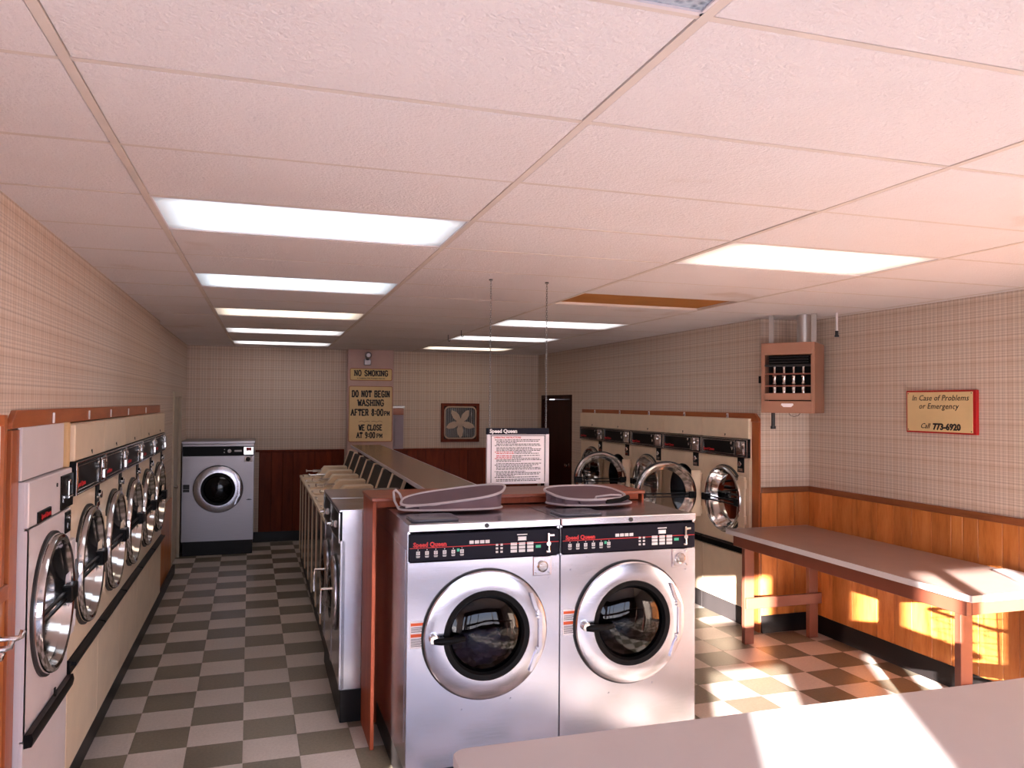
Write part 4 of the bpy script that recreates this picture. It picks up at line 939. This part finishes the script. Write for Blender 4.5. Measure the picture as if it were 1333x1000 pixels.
def slab(b, txt, cx_, z, h_, y, W, th=0.2):
    g = h_ * 0.15; cw = (W - g * (len(txt) - 1)) / sum(0.35 if c in ':I' else 0.6 if c == ' ' else 1.0 for c in txt)
    widths = [cw * (0.35 if c in ':I' else 0.6 if c == ' ' else 1.0) for c in txt]
    x = cx_ - (sum(widths) + g * (len(txt) - 1)) / 2
    for c, wd in zip(txt, widths):
        for (x0, z0), (x1, z1) in STK.get(c, []):
            ax_, az_, bx_, bz_ = x + x0 * wd, z + z0 * h_, x + x1 * wd, z + z1 * h_
            dx, dz = bx_ - ax_, bz_ - az_; L = math.hypot(dx, dz)
            if L < 1e-6: continue
            tt = h_ * (th if abs(dx) < abs(dz) else th * 1.1) / 2; nx, nz = -dz / L * tt, dx / L * tt; ex, ez = dx / L * tt * 0.6, dz / L * tt * 0.6
            b.prism([(ax_ + nx - ex, az_ + nz - ez), (ax_ - nx - ex, az_ - nz - ez), (bx_ - nx + ex, bz_ - nz + ez), (bx_ + nx + ex, bz_ + nz + ez)], 'y', y - 0.0015, y)
        for (x0, z0) in SERIF.get(c, []):
            px_, pz_ = x + x0 * wd, z + z0 * h_; hw = min(h_ * 0.17, cw * 0.3); ht = h_ * 0.15
            z_lo = pz_ if z0 < 0.5 else pz_ - ht
            b.box(px_ - hw, px_ + hw, y - 0.0018, y, z_lo, z_lo + ht)
        x += wd + g
def plaque(name, label, x0, x1, z0, z1, m, yw):
    t = thing(name, label, 'sign', ((x0 + x1) / 2, yw, z0)); hw = (x1 - x0) / 2; hh = z1 - z0
    bd_ = obj('board', MB().prism(pts_rrect(-hw, hw, 0, hh, 0.02, 4), 'y', -0.014, 0.0), m, t)
    ring = pts_rrect(-hw + 0.004, hw - 0.004, 0.004, hh - 0.004, 0.02, 4)
    obj('border', MB().tube([(a, -0.0145, b_) for a, b_ in ring], 0.0045, 4, True), 'panel_red', t)
    return t, hw, hh
YC = YB - 0.142
t, hw, hh = plaque('no_smoking_sign', 'small cream NO SMOKING sign above the larger sign on the column', 1.252, 1.862, 2.296, 2.472, 'sign_cream', YC)
b = MB(); slab(b, 'NO SMOKING', 0, 0.07, 0.075, -0.0145, 0.48); text_at(b, 'In Compliance With Washington State Law', 0.023, 0, -0.0145, 0.026, bold=0.0006, align='CENTER'); obj('lettering', b, 'ink_black', t, smooth=False)
t, hw, hh = plaque('hours_sign', 'tall tan sign DO NOT BEGIN WASHING AFTER 8:00 on the column', 1.240, 1.872, 1.405, 2.215, 'sign_tan', YC)
b = MB(); slab(b, 'DO NOT BEGIN', 0, 0.655, 0.085, -0.0145, 0.54); slab(b, 'WASHING', 0, 0.525, 0.085, -0.0145, 0.37); slab(b, 'AFTER 8:00', -0.05, 0.385, 0.085, -0.0145, 0.46); slab(b, 'PM', 0.235, 0.385, 0.058, -0.0145, 0.075)
slab(b, 'WE CLOSE', 0, 0.17, 0.075, -0.0145, 0.33); slab(b, 'AT 9:00', -0.065, 0.06, 0.075, -0.0145, 0.26); slab(b, 'PM', 0.13, 0.06, 0.055, -0.0145, 0.08); obj('lettering', b, 'ink_black', t, smooth=False)
b = MB()
for s_ in (-1, 1): b.tube([(s_ * 0.17, -0.015, 0.29), (s_ * 0.13, -0.015, 0.305), (s_ * 0.09, -0.015, 0.288), (s_ * 0.05, -0.015, 0.302), (s_ * 0.01, -0.015, 0.294)], 0.004, 4)
obj('scroll', b, 'brown_paint', t)
# sensor / lamp on top of the column
t = thing('wall_lamp', 'small grey lamp with socket fixed high on the column', 'lamp', (1.50, YC + 0.002, 2.56))
obj('base', MB().box(-0.05, 0.05, -0.04, 0, -0.04, 0.05, 0.006), 'stainless_dull', t)
obj('head', MB().lathe([(0.001, -0.13), (0.03, -0.13), (0.048, -0.11), (0.048, -0.06), (0.035, -0.03)], (0.0, 0, 0.10), 'y', 20), 'stainless_dull', t)
obj('neck', MB().box(-0.02, 0.02, -0.05, -0.005, 0.03, 0.09, 0.004), 'dark_metal', t)
# fuse box
t = thing('fuse_box', 'narrow grey-lavender fuse box on the back wall beside the column', 'electrical box', (1.97, YB, 1.295))
obj('case', MB().box(-0.08, 0.08, -0.10, 0.0, 0.0, 0.50, 0.004), 'fuse_grey', t)
obj('cover', MB().box(-0.055, 0.055, -0.108, -0.10, 0.04, 0.46, 0.003), 'fuse_grey', t)
obj('wooden_block', MB().box(-0.08, 0.08, -0.10, 0.0, 0.503, 0.60, 0.003), 'trim_wood_x', t)
obj('metal_cap', MB().box(-0.085, 0.095, -0.11, 0.0, 0.602, 0.635, 0.003), 'galvanised', t)
# fan
t = thing('wall_fan', 'square wood-framed box fan with five pale blades on the back wall', 'fan', (2.933, YB, 1.388)); hw = 0.299
obj('frame', MB().box(-hw, hw, -0.035, 0, 0, 0.045, 0.003).box(-hw, hw, -0.035, 0, 0.542, 0.587, 0.003).box(-hw, -hw + 0.045, -0.035, 0, 0.045, 0.542, 0.003).box(hw - 0.045, hw, -0.035, 0, 0.045, 0.542, 0.003), 'dark_panel', t)
obj('back_plate', MB().box(-hw + 0.045, hw - 0.045, -0.006, -0.002, 0.045, 0.542), 'black_plastic', t)
obj('rim', MB().tube([(a, -0.03, b_) for a, b_ in pts_rrect(-hw + 0.055, hw - 0.055, 0.055, 0.532, 0.07, 6)], 0.011, 8, True), 'fan_cream', t)
b = MB()
for k in range(25):
    x = -hw + 0.07 + k * (2 * hw - 0.14) / 24; b.tube([(x, -0.020, 0.06), (x, -0.020, 0.527)], 0.0022, 4)
o = obj('grille', b, 'galvanised', t)
for k in range(5):
    a = math.radians(90 + 36 + 72 * k); b = MB()
    b.prism([(0.04, -0.03), (0.10, -0.052), (0.17, -0.045), (0.235, 0.0), (0.20, 0.035), (0.12, 0.05), (0.04, 0.03)], 'y', -0.032, -0.027, 0.001)
    obj('blade', b, 'fan_cream', t, (0, 0, 0.2935), (0, -a, 0))
obj('hub', MB().lathe([(0.055, -0.026), (0.065, -0.03), (0.06, -0.04), (0.03, -0.045), (0.001, -0.046)], (0, 0, 0.2935), 'y', 24).box(-0.055, 0.055, -0.049, -0.044, 0.28, 0.306, 0.004), 'fan_cream', t)

# emergency notice on the far side wall
t = thing('emergency_sign', 'tan wall sign with red edge giving an emergency telephone number', 'sign', (XR, 4.41, 1.79), -PI / 2)
obj('back_board', MB().box(-0.335, 0.275, -0.026, 0.0, 0.0, 0.312, 0.002), 'paint_red', t)
obj('face_panel', MB().box(-0.322, 0.250, -0.030, -0.026, 0.012, 0.30, 0.001), 'sign_tan', t)
b = MB(); text_at(b, 'In Case of Problems', 0.058, -0.03, -0.0305, 0.238, shear=0.25, align='CENTER', spacing=1.04); text_at(b, 'or Emergency', 0.058, -0.04, -0.0305, 0.178, shear=0.25, align='CENTER', spacing=1.06)
text_at(b, 'Call', 0.054, -0.20, -0.0305, 0.034, shear=0.35); text_at(b, '773-6920', 0.062, -0.085, -0.0305, 0.028, bold=0.003)
obj('lettering', b, 'ink_black', t, smooth=False)
b = MB()
for x in (-0.312, 0.24):
    for z in (0.022, 0.29): b.cyl(0.004, (x, -0.03, z), 'y', -0.002, 0, 8)
obj('screws', b, 'dark_metal', t)

# gas heater hung in the corner
t = thing('unit_heater', 'brown gas heater with exposed burner tubes hung in the wall corner', 'heater', (4.165, 5.47, 1.92), -math.radians(50))
w = 0.215; HH = 0.585; Dp = 0.40
obj('casing', MB().box(-w, -w + 0.03, 0, Dp, 0, HH, 0.003).box(w - 0.03, w, 0, Dp, 0, HH, 0.003).box(-w + 0.03, w - 0.03, 0, Dp, HH - 0.02, HH).box(-w + 0.03, w - 0.03, 0, Dp, 0, 0.02).box(-w + 0.03, w - 0.03, Dp - 0.02, Dp, 0.02, HH - 0.02), 'heater_tan', t)
obj('top_panel', MB().box(-w + 0.02, w - 0.02, -0.008, 0.012, HH - 0.10, HH, 0.003), 'heater_tan', t)
bp2 = obj('bottom_panel', MB().box(-w + 0.02, w - 0.02, -0.008, 0.012, 0.0, 0.10, 0.003).box(-w + 0.03, w - 0.03, -0.02, 0.01, 0.108, 0.165, 0.004), 'heater_tan', t)
obj('badge', MB().prism([(-0.045, 0.08), (0.045, 0.08), (0.05, 0.068), (0.03, 0.05), (-0.03, 0.05), (-0.05, 0.068)], 'y', -0.012, -0.008), 'paper', bp2)
obj('backing', MB().box(-w + 0.03, w - 0.03, 0.14, 0.15, 0.10, HH - 0.1), 'black_plastic', t)
for k in range(4):
    z = HH - 0.185 + k * 0.022; obj('louvre', MB().box(-w + 0.055, w - 0.055, 0.0, 0.03, z, z + 0.004, mat=None), 'dark_metal', t)
for k in range(4):
    x = -0.115 + k * 0.077; b = MB().lathe([(0.001, 0.165), (0.014, 0.165), (0.017, 0.22), (0.012, 0.235), (0.02, 0.245), (0.012, 0.26), (0.015, 0.30), (0.021, 0.31), (0.011, 0.325), (0.012, 0.39), (0.001, 0.39)], (x, 0.05, 0), 'z', 14); obj('burner_tube', b, 'chrome', t)
for z in (0.22, 0.32): obj('crossbar', MB().box(-w + 0.03, w - 0.03, 0.025, 0.032, z, z + 0.012), 'brown_paint', t)
obj('lintel_bar', MB().box(-w + 0.03, w - 0.03, -0.002, 0.05, 0.388, 0.404), 'dark_metal', t)
obj('flue_pipe', MB().cyl(0.058, (0.09, 0.20, 0), 'z', HH, 0.83, 28), 'galvanised', t)
for x, y_ in ((-0.15, 0.08), (0.19, 0.10)): obj('hanger_strap', MB().box(x - 0.02, x + 0.02, y_ - 0.004, y_ + 0.004, HH, 0.826).box(x - 0.02, x + 0.02, y_ - 0.004, y_ + 0.03, HH, HH + 0.006), 'galvanised', t)
obj('gas_pipe', MB().cyl(0.016, (-0.13, 0.06, 0), 'z', -0.13, 0.0, 14).cyl(0.022, (-0.13, 0.06, 0), 'z', -0.135, -0.11, 14), 'dark_metal', t)
obj('wire_loop', MB().tube([(0.0, 0.05, 0.0), (0.01, 0.05, -0.02), (0.04, 0.05, -0.028), (0.075, 0.05, -0.02), (0.09, 0.05, 0.0)], 0.002, 6), 'dark_metal', t)
obj('switch_box', MB().box(-w - 0.03, -w, 0.03, 0.07, 0.25, 0.31, 0.003), 'black_plastic', t)
t = thing('sprinkler_pipe', 'short white drop pipe under the ceiling behind the brown heater', 'pipe', (4.50, 5.28, ZT))
obj('pipe', MB().cyl(0.01, (0, 0, 0), 'z', -0.15, -0.002, 12), 'white_enamel', t); obj('tip', MB().cyl(0.014, (0, 0, 0), 'z', -0.19, -0.15, 12).cyl(0.018, (0, 0, 0), 'z', -0.2, -0.185, 12), 'dark_metal', t)

# framed board and chrome rails at the near end of the aisle wall
t = thing('framed_board', 'wood-framed white board on the plaid wall before the white dryer', 'board', (XL, 3.0, 1.29))
obj('board', MB().box(0, 0.01, -0.38, 0.33, 0.03, 0.60), 'paper', t)
for y0, y1, z0, z1 in ((-0.42, -0.38, 0, 0.635), (0.33, 0.365, 0, 0.635), (-0.38, 0.33, 0.595, 0.635), (-0.38, 0.33, 0.0, 0.035)): obj('frame', MB().box(0, 0.022, y0, y1, z0, z1, 0.002), 'trim_wood', t)
t = thing('chrome_rack', 'chrome rack arms with upturned ends beside the white dryer', 'rack', (XL + 0.012, 3.26, 1.0))
obj('mount', MB().box(0, 0.01, -0.12, 0.05, -0.02, 0.16, 0.003), 'chrome', t)
for k, (dx, y_, z) in enumerate(((0.09, 0.02, 0.115), (0.06, 0.0, 0.085), (0.035, -0.02, 0.05))):
    obj('arm', MB().tube([(0.0, y_, z), (dx - 0.012, y_, z), (dx, y_ + 0.004, z + 0.004), (dx + 0.006, y_ + 0.01, z + 0.026)], 0.011, 10), 'chrome', t)
t = thing('laundry_cart', 'unseen wire laundry cart by the near end of the brown table', 'cart', (3.98, 2.62, 0)); hx, hy = 0.22, 0.30  # cart out of view, added for the lattice shadow it casts
rim = lambda z, k: [(a, b_, z) for a, b_ in pts_rrect(-hx * k, hx * k, -hy * k, hy * k, 0.05, 4)]
obj('top_rim', MB().tube(rim(0.88, 1.0), 0.012, 8, True), 'chrome', t); obj('base_rim', MB().tube(rim(0.42, 0.85), 0.012, 8, True), 'chrome', t)
b = MB()
for k in range(9):
    u = -1 + k / 4.0
    for s_ in (-1, 1):
        b.tube([(hx * u, s_ * hy, 0.88), (hx * 0.85 * u, s_ * hy * 0.85, 0.42)], 0.0025, 5); b.tube([(s_ * hx, hy * u, 0.88), (s_ * hx * 0.85, hy * 0.85 * u, 0.42)], 0.0025, 5)
for z in (0.5, 0.58, 0.66, 0.74, 0.82): b.tube(rim(z, 0.85 + 0.15 * (z - 0.42) / 0.46), 0.0025, 5, True)
tag(obj('wire_basket', b, 'chrome', t), kind='stuff')
for x in (-0.16, 0.16):
    for y_ in (-0.22, 0.22):
        lg_ = obj('leg', MB().tube([(x, y_, 0.42), (x, y_, 0.08)], 0.011, 8), 'chrome', t); obj('caster', MB().cyl(0.04, (x, y_, 0.04), 'x', -0.012, 0.012, 18), 'black_rubber', lg_)
# two little hooks in the ceiling
for k, (x, y_) in enumerate(((2.02, 8.6), (2.02, 8.0))):
    o = obj('ceiling_hook', MB().tube([(0, 0, 0), (0, 0, -0.06), (0.012, 0, -0.075), (0.024, 0, -0.06)], 0.004, 6), 'dark_metal', None, (x, y_, ZT - 0.001)); tag(o, 'tiny dark hook in the ceiling above the island, the one ' + ('nearer the back wall' if k == 0 else 'nearer the hanging notice'), 'hook', 'ceiling hooks')
for o in bpy.data.objects:
    if o.parent and o.name.split('.')[0] in ('print_white', 'print_black', 'print_red', 'print_green', 'screws', 'bolts', 'orange_band', 'inner_line', 'lettering', 'bezel', 'tap', 'scroll'): o['kind'] = 'stuff'
